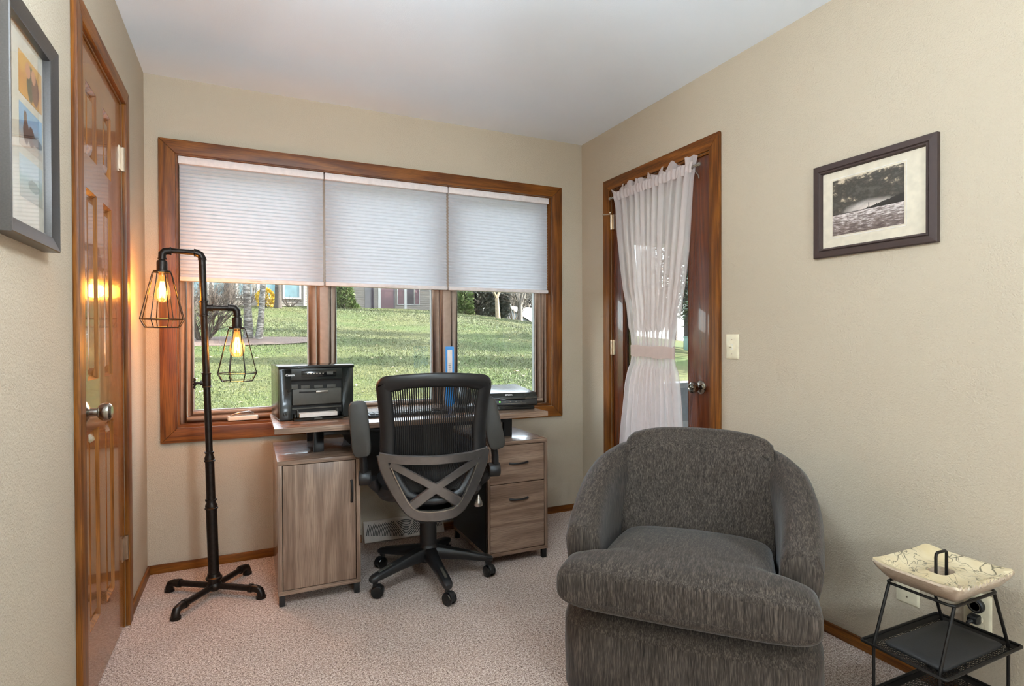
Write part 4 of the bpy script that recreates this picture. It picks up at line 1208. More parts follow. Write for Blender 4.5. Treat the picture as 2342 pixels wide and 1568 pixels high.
# ------------------------------------------------------------------ armchair
ac = thing('armchair', 'dark grey upholstered tub armchair with thick seat cushion', 'armchair', (1.420, 1.540, 0), math.radians(-47.5))
def srect(hx, y0, y1, z, n=48, p=0.32, fn=None):
    out = []
    cy, hy = (y0+y1)/2, (y1-y0)/2
    for j in range(n):
        t = 2*PI*j/n
        x = hx*math.copysign(abs(math.cos(t))**p, math.cos(t)); y = cy+hy*math.copysign(abs(math.sin(t))**p, math.sin(t))
        out.append(Vector((x, y, z+(fn(x, y) if fn else 0))))
    return out
MB().loft([srect(0.380, -0.384, 0.34, 0.012), srect(0.386, -0.390, 0.345, 0.03), srect(0.388, -0.392, 0.345, 0.15), srect(0.387, -0.390, 0.345, 0.235), srect(0.376, -0.378, 0.34, 0.268), srect(0.340, -0.350, 0.32, 0.288), srect(0.29, -0.29, 0.28, 0.294)]).build('seat_base', 'upholstery', ac, local=True, angle=180)
def armh(t):
    pts = [(0, 0.548), (0.10, 0.578), (0.25, 0.612), (0.45, 0.652), (0.65, 0.690), (0.85, 0.712), (1.0, 0.722)]
    for (a, ha), (c, hc) in zip(pts, pts[1:]):
        if a <= t <= c: return ha+(hc-ha)*(t-a)/(c-a)
    return pts[-1][1]
def bez(P, t):
    a = [Vector(p) for p in P]
    while len(a) > 1: a = [p.lerp(q, t) for p, q in zip(a, a[1:])]
    return a[0]
for s_ in (-1, 1):
    rings = []
    NR = 22
    for i in range(-3, NR+1):
        t = max(0, i/NR)
        P = [(s_*0.322, -0.245), (s_*0.345, -0.05), (s_*0.365, 0.17), (s_*0.235, 0.315)]
        p = bez(P, t); q = bez(P, min(1, t+0.02)); o_ = bez(P, max(0, t-0.02))
        d = (q-o_).normalized()
        nrm = Vector((d.y, -d.x))*s_
        if nrm.x*s_ < 0: nrm = -nrm
        h = armh(t)
        k = 1.0; push = 0.0
        if i < 0:
            k = (0.97, 0.90, 0.72)[-i-1]; push = (0.018, 0.033, 0.042)[-i-1]; h -= (0.002, 0.010, 0.028)[-i-1]
        prof = [(-0.050, 0.26), (-0.052, 0.40), (-0.056, h-0.11), (-0.052, h-0.055), (-0.036, h-0.018), (-0.008, h), (0.026, h-0.004), (0.052, h-0.026), (0.064, h-0.064), (0.060, h-0.11), (0.050, h-0.16), (0.046, 0.40), (0.044, 0.26)]
        w = -d*push
        rings.append([Vector((p.x+nrm.x*a*k+w.x, p.y+nrm.y*a*k+w.y, z)) for (a, z) in prof])
    MB().loft(rings).build('arm', 'upholstery', ac, local=True, angle=180)
    # gathered pleats where the arm cover turns to the front
    b = MB()
    for j in range(1, 4):
        zz = 0.540-0.016*j
        b.tube([(s_*(0.372-0.004*j), -0.258+0.012*j, zz-0.004), (s_*(0.366-0.012*j), -0.277+0.006*j, zz+0.002-0.006*j), (s_*(0.350-0.014*j), -0.289+0.004*j, zz+0.006-0.012*j)], [0.003, 0.006, 0.002], 6)
    b.build('gathered_pleats', 'upholstery', ac, local=True)
rings = []
for i in range(25):
    u = -1+2*i/24
    x = 0.272*u
    f_ = -0.055*u*u
    dz = -0.034*abs(u)**3.5
    k = 1.0
    if abs(u) > 0.95: dz -= 0.012
    prof = [(0.150, 0.36), (0.175, 0.45), (0.205, 0.56), (0.226, 0.66), (0.238, 0.715), (0.252, 0.752), (0.275, 0.776), (0.305, 0.784), (0.335, 0.776), (0.358, 0.748), (0.366, 0.70), (0.362, 0.60), (0.350, 0.45), (0.34, 0.25)]
    bul = 0.012*(1-u*u)
    rings.append([Vector((x, y+f_-(bul if z < 0.74 and y < 0.25 else 0), z+dz*min(1, max(0, (z-0.5)/0.2)))) for (y, z) in prof])
MB().loft(rings).build('backrest', 'upholstery', ac, local=True, angle=180)
b = MB()
for s_ in (-1, 1):
    for j in range(3):
        b.tube([(s_*(0.262+0.004*j), 0.200+0.035*j, 0.690+0.012*j), (s_*(0.250-0.001*j), 0.196+0.032*j, 0.700+0.016*j), (s_*(0.236), 0.194+0.03*j, 0.712+0.018*j)], [0.003, 0.006, 0.002], 6)
b.build('back_pleats', 'upholstery', ac, local=True)
# T-shaped cushion: sections lofted from front to back
def smooth(a, c, x):
    k = min(1, max(0, (x-a)/(c-a))); return k*k*(3-2*k)
rings = []
st_y = [-0.442, -0.440, -0.435, -0.425, -0.408, -0.38, -0.345, -0.318, -0.300, -0.284, -0.268, -0.25, -0.20, -0.12, -0.02, 0.08, 0.15, 0.18, 0.192]
for y in st_y:
    hx = 0.364+(0.264-0.364)*smooth(-0.318, -0.268, y)
    hx -= 0.03*max(0, (-0.425-y)/0.027)**2+0.05*max(0, (y-0.15)/0.042)**2
    zt_ = 0.464-0.10*(y+0.43)+0.020*math.sin(PI*min(1, max(0, (y+0.45)/0.64)))
    zb_ = 0.318-0.04*(y+0.43)
    f_ = max(0, (-0.392-y)/0.050)
    k = math.sqrt(max(0.0, 1-f_**2.2)) if f_ < 1 else 0.0
    mid = zb_+(zt_-zb_)*0.50
    k = 0.50+0.50*k
    f2 = max(0, (y-0.14)/0.052)
    k *= 1-0.25*f2*f2
    rg_ = []
    n_ = 56
    for j in range(n_):
        t = 2*PI*j/n_
        cx_, sz_ = math.copysign(abs(math.cos(t))**0.26, math.cos(t)), math.copysign(abs(math.sin(t))**0.55, math.sin(t))
        x = hx*cx_
        h_ = (zt_-mid)*k if sz_ > 0 else (mid-zb_)*k
        crown = 0.012*(1-(x/hx)**2) if sz_ > 0 else 0
        yb_ = y-0.012*(1-(x/0.4)**2)*(1 if y < -0.3 else 0)
        rg_.append(Vector((x, yb_, mid+h_*sz_+crown*sz_)))
    rings.append(rg_)
MB().loft(rings).build('seat_cushion', 'upholstery', ac, local=True, angle=180)

# ------------------------------------------------------------------ wire side table and ceramic dish
tx0, tx1, ty0, ty1, tz = 1.600, 1.975, 0.830, 1.050, 0.262
st = thing('side_table', 'black wire side table with perforated metal trays by the wall', 'side table', (1.79, 0.94, 0))
rx0, rx1, ry0, ry1, rz = 1.690, 1.905, 0.858, 1.035, 0.430
def rrect(x0, x1, y0, y1, z, r=0.02, n=5):
    pts = []
    for (cx, cy, a0) in ((x1-r, y1-r, 0), (x0+r, y1-r, 90), (x0+r, y0+r, 180), (x1-r, y0+r, 270)):
        for k in range(n+1):
            a = math.radians(a0+90*k/n)
            pts.append(Vector((cx+r*math.cos(a), cy+r*math.sin(a), z)))
    return pts
MB().tube(rrect(rx0, rx1, ry0, ry1, rz, 0.018), 0.0042, 8, closed=True).build('top_ring', 'wire_black', st)
for (fx, fy, gx, gy) in ((rx0+0.01, ry1-0.004, tx0+0.020, ty1-0.025), (rx0+0.01, ry0+0.004, tx0+0.020, ty0+0.025), (rx1-0.01, ry1-0.004, tx1-0.020, ty1-0.025), (rx1-0.01, ry0+0.004, tx1-0.020, ty0+0.025)):
    MB().tube([(fx, fy, rz-0.004), (gx+(fx-gx)*0.06, gy+(fy-gy)*0.06, tz+0.014), (gx, gy, tz-0.004), (gx, gy, 0.004)], 0.0045, 8).build('leg', 'wire_black', st)
def perf_tray(z, name):
    rim = MB().tube(rrect(tx0, tx1, ty0, ty1, z+0.010, 0.008, 3), 0.004, 8, closed=True)
    o = rrect(tx0, tx1, ty0, ty1, z+0.009, 0.008, 3); i_ = rrect(tx0+0.016, tx1-0.016, ty0+0.016, ty1-0.016, z, 0.006, 3)
    n = len(o)
    rim.add(o+i_, [(k, (k+1) % n, n+(k+1) % n, n+k) for k in range(n)])
    t_ = rim.build(name, 'wire_black', st)
    b = MB()
    a0, a1, c0, c1 = tx0+0.016, tx1-0.016, ty0+0.016, ty1-0.016
    nx, ny = 18, 10
    px, py = (a1-a0)/nx, (c1-c0)/ny
    w, h = 0.0017, 0.0012
    def bar(p, q):
        d = Vector((q[0]-p[0], q[1]-p[1], 0)); l_ = d.length; d /= l_
        s_ = Vector((-d.y, d.x, 0))*w/2
        A_, B_ = Vector((p[0], p[1], z)), Vector((q[0], q[1], z))
        v_ = [A_-s_, B_-s_, B_+s_, A_+s_]
        b.add(v_+[p_+Vector((0, 0, h)) for p_ in v_], [(0, 3, 2, 1), (4, 5, 6, 7), (0, 1, 5, 4), (1, 2, 6, 5), (2, 3, 7, 6), (3, 0, 4, 7)])
    for i in range(nx):
        for j in range(ny):
            x, y = a0+i*px, c0+j*py
            bar((x, y), (x+px, y+py)); bar((x+px, y), (x, y+py))
            bar((x+px/2, y), (x+px/2, y+py)); bar((x, y+py/2), (x+px, y+py/2))
    for i in range(nx+1): bar((a0+i*px, c0), (a0+i*px, c1))
    for j in range(ny+1): bar((a0, c0+j*py), (a1, c0+j*py))
    tag(b.build('perforated_sheet', 'wire_black', t_, smooth=False), kind='stuff')
perf_tray(tz, 'tray')
perf_tray(0.105, 'tray')
pd_ = thing('black_pad', 'flat square black padded mat lying on the upper tray of the side table', 'mat', (1.792, 0.936, tz+0.0015))
MB().loft([[Vector((p.x, p.y, z)) for p in rrect(1.646+i, 1.938-i, 0.858+i, 1.014-i, z, 0.012, 4)] for (i, z) in ((0.003, tz+0.002), (0.0, tz+0.005), (0.0, tz+0.011), (0.004, tz+0.014), (0.03, tz+0.0155))]).build('pad', 'pad_black', pd_, angle=60)

def m_ceramic():
    t = NT('ceramic'); v = t.coord()
    lines = None
    for k, (sc_, off) in enumerate((((9, 9, 9), (0, 0, 0)), ((8, 11, 8), (3.1, 1.2, 0)), ((13, 7, 9), (7.7, 4.2, 0)))):
        n = t.noise(t.coord(sc_, off), 1.0, 2.5, 0.45, 1.6)
        d = t.math('ABSOLUTE', t.math('SUBTRACT', n, 0.5))
        l_ = t.ramp(d, [(0.0, (1, 1, 1, 1)), (0.004, (0.9, 0.9, 0.9, 1)), (0.0085, (0, 0, 0, 1))])
        g = t.ramp(t.noise(t.coord((14, 14, 14), (k*3.3, 0, 0)), 1.0, 1), [(0.42, (0, 0, 0, 1)), (0.48, (1, 1, 1, 1))])
        l_ = t.math('MULTIPLY', l_, g)
        lines = l_ if lines is None else t.math('MAXIMUM', lines, l_)
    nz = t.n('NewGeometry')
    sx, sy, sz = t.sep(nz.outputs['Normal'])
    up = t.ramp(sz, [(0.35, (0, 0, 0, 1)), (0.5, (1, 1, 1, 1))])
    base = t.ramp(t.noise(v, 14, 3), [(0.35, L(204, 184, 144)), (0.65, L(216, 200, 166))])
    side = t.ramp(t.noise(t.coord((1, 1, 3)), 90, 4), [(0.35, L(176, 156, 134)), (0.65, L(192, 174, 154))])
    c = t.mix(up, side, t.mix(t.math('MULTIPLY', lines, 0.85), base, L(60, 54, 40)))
    t.set(c, 0.38, 0, 0.5, coat=0.2)
    MATS['ceramic'] = t.m
m_ceramic()
dz0 = rz+0.0045
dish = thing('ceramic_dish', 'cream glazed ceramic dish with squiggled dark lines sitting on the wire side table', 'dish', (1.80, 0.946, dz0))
DX, DY_ = 0.142, 0.120
NN = 176
def dish_rect(hx, hy, z, edge=0.0, corner=0.0, p=0.16, off=0.0):
    out = []
    for j in range(NN):
        t = 2*PI*(j+0.5)/NN+PI/4
        # walk the rounded rectangle at an even pace
        q = (4*(j+0.5)/NN) % 4
        sd_, f_ = int(q), q-int(q)
        a_, c_ = [((1, 1), (-1, 1)), ((-1, 1), (-1, -1)), ((-1, -1), (1, -1)), ((1, -1), (1, 1))][sd_]
        ux, uy = a_[0]+(c_[0]-a_[0])*f_, a_[1]+(c_[1]-a_[1])*f_
        m_ = (abs(ux)**(2/p)+abs(uy)**(2/p))**(p/2)
        x, y = hx*ux/m_, hy*uy/m_
        zz = z+corner*(abs(x/hx)*abs(y/hy))**5
        if edge and y < -hy*0.93:
            s_ = math.sin(2*PI*(x-y)/0.0165)
            zz += edge*s_; x *= 1+0.01*s_
        out.append(Vector((x, y, zz)))
    return out
def hole(z): return [Vector((0.034*math.copysign(abs(math.cos(t))**0.6, math.cos(t)), 0.026*math.copysign(abs(math.sin(t))**0.6, math.sin(t)), z)) for t in [2*PI*(j+0.5)/NN+PI/4 for j in range(NN)]]
rg = [dish_rect(0.088, 0.074, 0.0), dish_rect(0.100, 0.084, 0.003), dish_rect(0.118, 0.099, 0.018), dish_rect(0.134, 0.113, 0.036, corner=0.003), dish_rect(DX, DY_, 0.049, edge=0.003, corner=0.010), dish_rect(DX-0.002, DY_-0.002, 0.0545, edge=0.0050, corner=0.011), dish_rect(DX-0.018, DY_-0.018, 0.0515, edge=0.0055, corner=0.007), dish_rect(0.112, 0.092, 0.040), dish_rect(0.090, 0.072, 0.031, p=0.3), dish_rect(0.060, 0.048, 0.034, p=0.4), hole(0.040), hole(0.010)]
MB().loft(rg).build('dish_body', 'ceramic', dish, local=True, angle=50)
hd = MB()
hd.tube([(-0.026, 0, 0.010), (-0.026, 0, 0.084), (-0.0245, 0, 0.091), (-0.018, 0, 0.095), (0.018, 0, 0.095), (0.0245, 0, 0.091), (0.026, 0, 0.084), (0.026, 0, 0.010)], 0.0042, 10)
o = hd.build('carry_handle', 'wire_black', dish, local=True)

# ------------------------------------------------------------------ outdoors: materials
def m_lawn():
    t = NT('lawn'); v = t.coord()
    n1 = t.noise(v, 9, 6, 0.7); n2 = t.noise(v, 0.35, 3); n3 = t.noise(v, 45, 3, 0.7)
    c = t.ramp(t.math('ADD', t.math('MULTIPLY', n1, 0.6), t.math('MULTIPLY', n3, 0.4)), [(0.34, L(35, 39, 17)), (0.5, L(64, 66, 33)), (0.66, L(92, 89, 55))])
    c = t.mix(t.ramp(n2, [(0.4, (0, 0, 0, 1)), (0.62, (1, 1, 1, 1))]), c, t.ramp(n1, [(0.35, L(35, 47, 17)), (0.65, L(67, 79, 36))]))
    t.set(c, 0.9, 0, 0.15)
    t.bump(n3, 0.6, 0.03)
    MATS['lawn'] = t.m
m_lawn()
mat('grass_blade', L(62, 68, 38), 0.7, nscale=1.3, nvar=0.35)
mat('mulch', L(74, 57, 49), 0.95, nscale=30, nvar=0.4, bump=0.5, bdist=0.02)
mat('fallen_leaf', L(150, 130, 100), 0.8, nscale=3, nvar=0.35)
mat('bark_dark', L(44, 38, 34), 0.9, nscale=14, nvar=0.5, bump=0.8, bdist=0.03)
mat('bark_pale', L(112, 98, 78), 0.85, nscale=12, nvar=0.3, bump=0.4, bdist=0.01)
mat('twig', L(54, 43, 36), 0.85, nscale=8, nvar=0.3)
mat('twig_grey', L(86, 80, 74), 0.85, nscale=8, nvar=0.3)
mat('forsythia', L(170, 138, 14), 0.7, nscale=10, nvar=0.3)
mat('evergreen', L(38, 52, 28), 0.8, nscale=3, nvar=0.4)
mat('evergreen_dark', L(26, 34, 24), 0.8, nscale=3, nvar=0.4)
mat('evergreen_bright', L(60, 76, 24), 0.8, nscale=3, nvar=0.35)
mat('spruce_needles', L(40, 56, 50), 0.8, nscale=3, nvar=0.4)
mat('siding', L(116, 108, 100), 0.7, nscale=2, nvar=0.05)
mat('siding_pink', L(188, 166, 150), 0.7, nscale=2, nvar=0.05)
mat('house_white', L(126, 128, 134), 0.7, nscale=2, nvar=0.04)
mat('house_trim', L(140, 138, 134), 0.6)
mat('window_blue', L(70, 96, 104), 0.15, nvar=0.2, nscale=3)
mat('dark_window', L(48, 42, 50), 0.15, nvar=0.3, nscale=3)
mat('door_mauve', L(82, 54, 60), 0.5)
mat('roof_grey', L(100, 94, 92), 0.85, nscale=9, nvar=0.2)
mat('porch_paint', L(226, 226, 226), 0.5)
mat('porch_grey', L(186, 192, 198), 0.5)
mat('utility_green', L(72, 98, 86), 0.5)
def m_birch():
    t = NT('birch_bark')
    n = t.noise(t.coord((1, 1, 5)), 6, 5, 0.7)
    c = t.ramp(n, [(0.38, L(30, 27, 25)), (0.50, L(84, 80, 76)), (0.60, L(128, 124, 120))])
    t.set(c, 0.8, 0, 0.2); t.bump(n, 0.4, 0.01)
    MATS['birch_bark'] = t.m
m_birch()

# ------------------------------------------------------------------ the sloping lawn
def gz(x, y):
    s_ = 0.117*(min(y, 30)-4)
    z = -0.25+s_*(1.0)
    z -= 0.11*max(0, x-9)*min(max(y, 0), 30)/30
    if y > 30: z -= 0.16*(y-30)*min(1, max(0, (x-8)/4))
    if y < 4: z = -0.25-0.02*max(0, x-9)
    return z+0.03*math.sin(x*0.7+y*0.4)
def ground():
    b = MB()
    xs = [-40+2.0*i for i in range(46)]; ys_ = [-20+2.0*j for j in range(41)]
    vs = [(x, y, gz(x, y)) for x in xs for y in ys_]
    n = len(ys_)
    b.add(vs, [(i*n+j, (i+1)*n+j, (i+1)*n+j+1, i*n+j+1) for i in range(len(xs)-1) for j in range(n-1)])
    return tag(b.build('lawn_ground', 'lawn', angle=180), kind='structure')
ground()
def blades():
    r = np.random.RandomState(3)
    V, F = [], []
    N_ = 150000
    y = 5.0+24.5*r.rand(N_)**1.5
    u = -0.13+0.75*r.rand(N_)
    x = u*y+0.2*r.randn(N_)
    z = -0.25+0.117*(np.minimum(y, 30)-4)-0.11*np.maximum(0, x-9)*np.minimum(np.maximum(y, 0), 30)/30+0.03*np.sin(x*0.7+y*0.4)
    w = 0.0028+0.0004*y; h = (0.02+0.022*r.rand(N_))*(0.8+0.012*y)
    a = r.rand(N_)*2*PI
    lx, ly = 0.03*r.randn(N_), 0.03*r.randn(N_)
    P = np.zeros((N_, 3, 3))
    P[:, 0] = np.stack([x-w*np.cos(a), y-w*np.sin(a), z-0.01], 1)
    P[:, 1] = np.stack([x+w*np.cos(a), y+w*np.sin(a), z-0.01], 1)
    P[:, 2] = np.stack([x+lx, y+ly, z+h], 1)
    me = bpy.data.meshes.new('grass')
    me.vertices.add(N_*3); me.vertices.foreach_set('co', P.reshape(-1))
    me.loops.add(N_*3); me.loops.foreach_set('vertex_index', np.arange(N_*3, dtype=np.int32))
    me.polygons.add(N_); me.polygons.foreach_set('loop_start', np.arange(0, N_*3, 3, dtype=np.int32))
    me.update(); me.validate()
    me.materials.append(MATS['grass_blade'])
    o = bpy.data.objects.new('grass', me); COL.objects.link(o)
    tag(o, 'short green and straw coloured grass on the sloping lawn', 'grass', kind='stuff')
blades()
b = MB()
for k in range(420):
    y = 6+22*rnd.random()**1.3; x = (-0.13+0.75*rnd.random())*y
    z = gz(x, y)+0.035
    s_ = 0.02+0.025*rnd.random(); a = rnd.random()*6.28; tl = rnd.uniform(-0.6, 0.6)
    Mx = T(x, y, z) @ Matrix.Rotation(a, 4, 'Z') @ Matrix.Rotation(tl, 4, 'X')
    b.add([Mx @ Vector(p) for p in ((-s_, 0, 0), (0, -s_*0.5, 0.006), (s_, 0, 0), (0, s_*0.5, 0.006))], [(0, 1, 2), (0, 2, 3)])
tag(b.build('fallen_leaves', 'fallen_leaf', smooth=False), 'dry tan leaves scattered over the lawn', 'leaves', kind='stuff')
b = MB()
n = 26
mc = (-0.9, 15.6)
vs = [(mc[0], mc[1], gz(*mc)+0.05)]
for k in range(n):
    a = 2*PI*k/n; r = 1+0.08*math.sin(a*5)
    x, y = mc[0]+2.9*r*math.cos(a), mc[1]+0.85*r*math.sin(a)
    vs.append((x, y, gz(x, y)+0.02))
b.add(vs, [(0, k+1, (k+1) % n+1) for k in range(n)])
tag(b.build('mulch_bed', 'mulch'), kind='structure')

# ------------------------------------------------------------------ trees and shrubs
def branch(b, p, d, r, length, depth, rng, bend=0.25, kids=3, up=0.15, n=5, shrink=0.66):
    pts = [Vector(p)]; d = Vector(d).normalized()
    seg = 4
    for i in range(seg):
        d = (d+Vector((rng.uniform(-1, 1), rng.uniform(-1, 1), rng.uniform(-1, 1)))*bend*0.4+Vector((0, 0, up*0.2))).normalized()
        pts.append(pts[-1]+d*length/seg)
    b.tube(pts, [r*(1-0.45*i/seg) for i in range(seg+1)], n, caps=False)
    if depth <= 0: return
    for k in range(kids):
        i = rng.choice((2, 3, 4)) if k else 4
        dd = (d+Vector((rng.uniform(-1, 1), rng.uniform(-1, 1), rng.uniform(-0.5, 0.8)))*0.8).normalized()
        branch(b, pts[i], dd, r*0.52, length*shrink*rng.uniform(0.75, 1.15), depth-1, rng, bend, kids, up, max(3, n-1), shrink)
def bare_tree(name, label, x, y, h, r, material, seed, lean=(0, 0), depth=4, kids=3, first=0.4, group=None, twig_m=None):
    rng = random.Random(seed)
    z = gz(x, y)
    t = thing(name, label, 'tree', (x, y, z), group=group)
    tk = MB()
    pts = [Vector((x, y, z-0.2))]
    d = Vector((lean[0], lean[1], 1)).normalized()
    for i in range(5):
        d = (d+Vector((rng.uniform(-1, 1), rng.uniform(-1, 1), 0))*0.05).normalized()
        pts.append(pts[-1]+d*(h*first+0.2)/5)
    tk.tube(pts, [r*1.35, r*1.05, r, r*0.93, r*0.88, r*0.84], 12)
    tk.build('trunk', material, t)
    cr_ = MB()
    for k in range(4):
        dd = (d+Vector((rng.uniform(-1, 1), rng.uniform(-1, 1), rng.uniform(0, 0.5)))*0.75).normalized()
        branch(cr_, pts[rng.choice((4, 5))] if k else pts[5], dd, r*0.6, h*0.3, depth-1, rng, 0.35, kids, 0.1)
    cr_.build('branches', twig_m or material, t, smooth=False)
    return t
def tuft_cloud(b, fn, n, size, rng, flat=0.4):
    for k in range(n):
        p, out = fn(rng)
        p = Vector(p); out = Vector(out)
        s_ = size*rng.uniform(0.5, 1.4)
        d = (out.normalized()+Vector((rng.uniform(-1, 1), rng.uniform(-1, 1), rng.uniform(-1, 1)))*0.7).normalized()
        side = d.orthogonal().normalized(); side.rotate(Matrix.Rotation(rng.uniform(0, 6.28), 3, d))
        b.add([p-side*s_*flat, p+side*s_*flat, p+d*s_], [(0, 1, 2)])
def blob_bush(name, label, x, y, rx, rz, material, n, size, seed, cat='shrub', cone=False, trunk=True, ry=None, group=None):
    rng = random.Random(seed)
    z = gz(x, y)
    t = thing(name, label, cat, (x, y, z), group=group)
    ry = ry or rx
    def fn(g):
        a = g.uniform(0, 2*PI); h = g.random()**(1.3 if cone else 0.9)
        if cone: rad = (1-h)**0.75*0.95+0.04
        else: rad = math.sqrt(max(0.02, 1-(2*h-0.85)**2*0.8))
        q = 0.55+0.45*math.sqrt(g.random())
        wob = 1+0.14*math.sin(a*3+h*7+seed)
        px, py = rx*rad*q*wob*math.cos(a), ry*rad*q*wob*math.sin(a)
        return (x+px, y+py, z+rz*h*0.97+0.02), (px, py, 0.35*rx)
    b = MB(); tuft_cloud(b, fn, n, size, rng)
    b.build('foliage', material, t, smooth=False)
    st_ = MB()
    st_.tube([(x, y, z-0.05), (x, y, z+rz*0.8)], [rx*0.1, rx*0.03], 8)
    st_.build('stem', 'bark_dark', t)
    return t
def twig_bush(name, label, x, y, w, h, material, n, seed, r=0.02, depth=3, group=None):
    rng = random.Random(seed); z = gz(x, y)
    t = thing(name, label, 'shrub', (x, y, z), group=group)
    b = MB()
    for k in range(n):
        a = 2*PI*k/n+rng.uniform(-0.3, 0.3)
        branch(b, (x+0.06*math.cos(a), y+0.06*math.sin(a), z-0.03), (w*0.55*math.cos(a), w*0.55*math.sin(a), h*0.75), r, h*0.42, depth, rng, 0.4, 3, 0.12, 4, 0.68)
    b.build('twigs', material, t, smooth=False)
    return t
def spruce(name, label, x, y, h, rad, material, seed, dens=1.0, group=None, base=0.16):
    rng = random.Random(seed); z = gz(x, y)
    t = thing(name, label, 'tree', (x, y, z), group=group)
    MB().tube([(x, y, z-0.2), (x, y, z+h*0.5), (x, y, z+h)], [h*0.022, h*0.014, 0.01], 8).build('trunk', 'bark_dark', t)
    b = MB()
    n = int(150*dens)
    for k in range(n):
        f_ = base+(1-base)*(k/n)
        L_ = rad*(1-f_)**0.8*rng.uniform(0.7, 1.15)+0.12
        a = k*2.39996+rng.uniform(-0.3, 0.3)
        d = Vector((math.cos(a), math.sin(a), 0)); side = Vector((-d.y, d.x, 0))
        p0 = Vector((x, y, z+h*f_))
        m = 7
        for j in range(m):
            s_ = j/m
            c = p0+d*L_*s_+Vector((0, 0, -0.32*L_*s_*s_-0.06*L_*s_))
            wd = (0.16+0.3*L_*0.2)*(1-0.5*s_)
            for q in (-1, 1):
                for e in range(2):
                    tip = c+side*q*wd*rng.uniform(0.6, 1.4)+d*wd*0.7+Vector((0, 0, rng.uniform(-0.9, 0.1)*wd))
                    b.add([c-d*0.05, c+d*0.09+Vector((0, 0, -0.03)), tip], [(0, 1, 2)])
    b.build('foliage', material, t, smooth=False)
    return t
# birch with two trunks
bx, by = 0.07, 16.0
bz = gz(bx, by)
bt = thing('birch_tree', 'birch with two leaning trunks rising from the mulch bed', 'tree', (bx, by, bz))
MB().tube([(bx-0.05, by, bz-0.1), (bx-0.06, by, bz+0.6), (bx-0.09, by, bz+1.4), (bx-0.06, by, bz+2.6), (bx-0.02, by, bz+4.2)], [0.13, 0.10, 0.083, 0.074, 0.06], 14).build('trunk', 'birch_bark', bt)
MB().tube([(bx+0.18, by-0.15, bz-0.1), (bx+0.25, by-0.1, bz+0.6), (bx+0.30, by, bz+1.4), (bx+0.40, by, bz+2.6), (bx+0.6, by, bz+4.2)], [0.10, 0.075, 0.068, 0.062, 0.05], 14).build('trunk', 'birch_bark', bt)
rg_ = random.Random(5)
b = MB()
for (p, d) in (((bx+0.38, by, bz+1.6), (1, 0.1, 0.12)), ((bx-0.02, by, bz+3.2), (-0.7, 0, 0.8)), ((bx+0.5, by, bz+3.4), (0.6, 0, 0.8)), ((bx+0.6, by, bz+4.2), (0.2, 0, 1)), ((bx-0.02, by, bz+4.2), (-0.2, 0, 1))):
    branch(b, p, d, 0.045, 1.2, 3, rg_, 0.3, 3, 0.05, 5)
b.build('branches', 'twig_grey', bt, smooth=False)
bare_tree('dark_tree', 'dark rough trunk just left of the birch in front of the windows', -0.72, 27.0, 9, 0.20, 'bark_dark', 11, depth=3)
bare_tree('dark_tree', 'dark trunk right of the yellow bush in front of the house', 1.30, 28.5, 9, 0.14, 'bark_dark', 12, depth=3)
twig_bush('bare_shrub', 'brown leafless shrub at the left end of the mulch bed', -0.98, 15.7, 1.6, 1.75, 'twig', 30, 21, 0.026, 4)
twig_bush('bare_shrub', 'small tan leafless shrub against the house wall behind the birch', 0.0, 29.5, 1.3, 1.7, 'twig_grey', 12, 22, 0.025)
blob_bush('forsythia_bush', 'small bright yellow flowering bush beside the house wall', 0.78, 29.0, 0.42, 0.85, 'forsythia', 900, 0.10, 31)
twig_bush('bare_shrub', 'low pinkish twiggy shrub right of the second dark trunk', 1.85, 29.3, 1.0, 0.8, 'twig', 10, 23, 0.02, 2)
blob_bush('cone_shrub', 'bright green cone shaped evergreen at the corner of the siding house', 4.35, 29.0, 0.62, 1.75, 'evergreen_bright', 2600, 0.16, 41, cone=True)
blob_bush('cone_shrub', 'darker evergreen half hidden by the window post beside the bright one', 3.72, 29.6, 0.55, 1.9, 'evergreen', 1800, 0.16, 42, cone=True)
blob_bush('arborvitae', 'narrow green arborvitae at the left edge of the right pane', 10.75, 29.2, 0.55, 2.9, 'evergreen_bright', 2600, 0.16, 43, cone=True)
blob_bush('dark_evergreen', 'large dark round evergreen behind the pale bare tree', 12.35, 31.0, 1.55, 4.2, 'evergreen_dark', 9000, 0.26, 44, 'tree', ry=1.3)
blob_bush('dark_evergreen', 'tall dark narrow evergreen right of the pale bare tree', 13.45, 30.6, 0.55, 5.2, 'evergreen_dark', 4200, 0.24, 45, 'tree')
bare_tree('pale_tree', 'pale forked leafless tree in front of the dark evergreens', 12.35, 28.2, 5.5, 0.13, 'bark_pale', 14, depth=4, first=0.20, twig_m='bark_pale')
for k, (x, y, hh) in enumerate(((14.55, 30.0, 7.0), (15.9, 32.5, 8.5), (11.4, 33.5, 7.5))):
    bare_tree('bare_tree', ['spreading grey leafless tree over the far white house', 'grey leafless tree behind the far white house', 'grey leafless tree behind the arborvitae'][k], x, y, hh, 0.13, 'twig_grey', 50+k, depth=5, first=0.14, kids=4)
for k, (x, y, rx, hh) in enumerate(((22.5, 54, 3.4, 15), (26.3, 56, 3.4, 15.5), (29.8, 55, 3.4, 15), (19.0, 56, 3.2, 15))):
    blob_bush('far_tree', ['far grey brown tree crown just left of the far house roof', 'far grey brown tree crown above the far house roof', 'far grey brown tree crown at the right end of the far house', 'far grey brown tree crown behind the dark evergreens'][k], x, y, rx, hh, 'twig_grey', 5200, 0.42, 80+k, 'tree', group='far tree crowns')
twig_bush('bare_thicket', 'wide grey leafless thicket right of the dark evergreens', 14.6, 31.0, 3.4, 3.6, 'twig_grey', 22, 91, 0.03, 4)
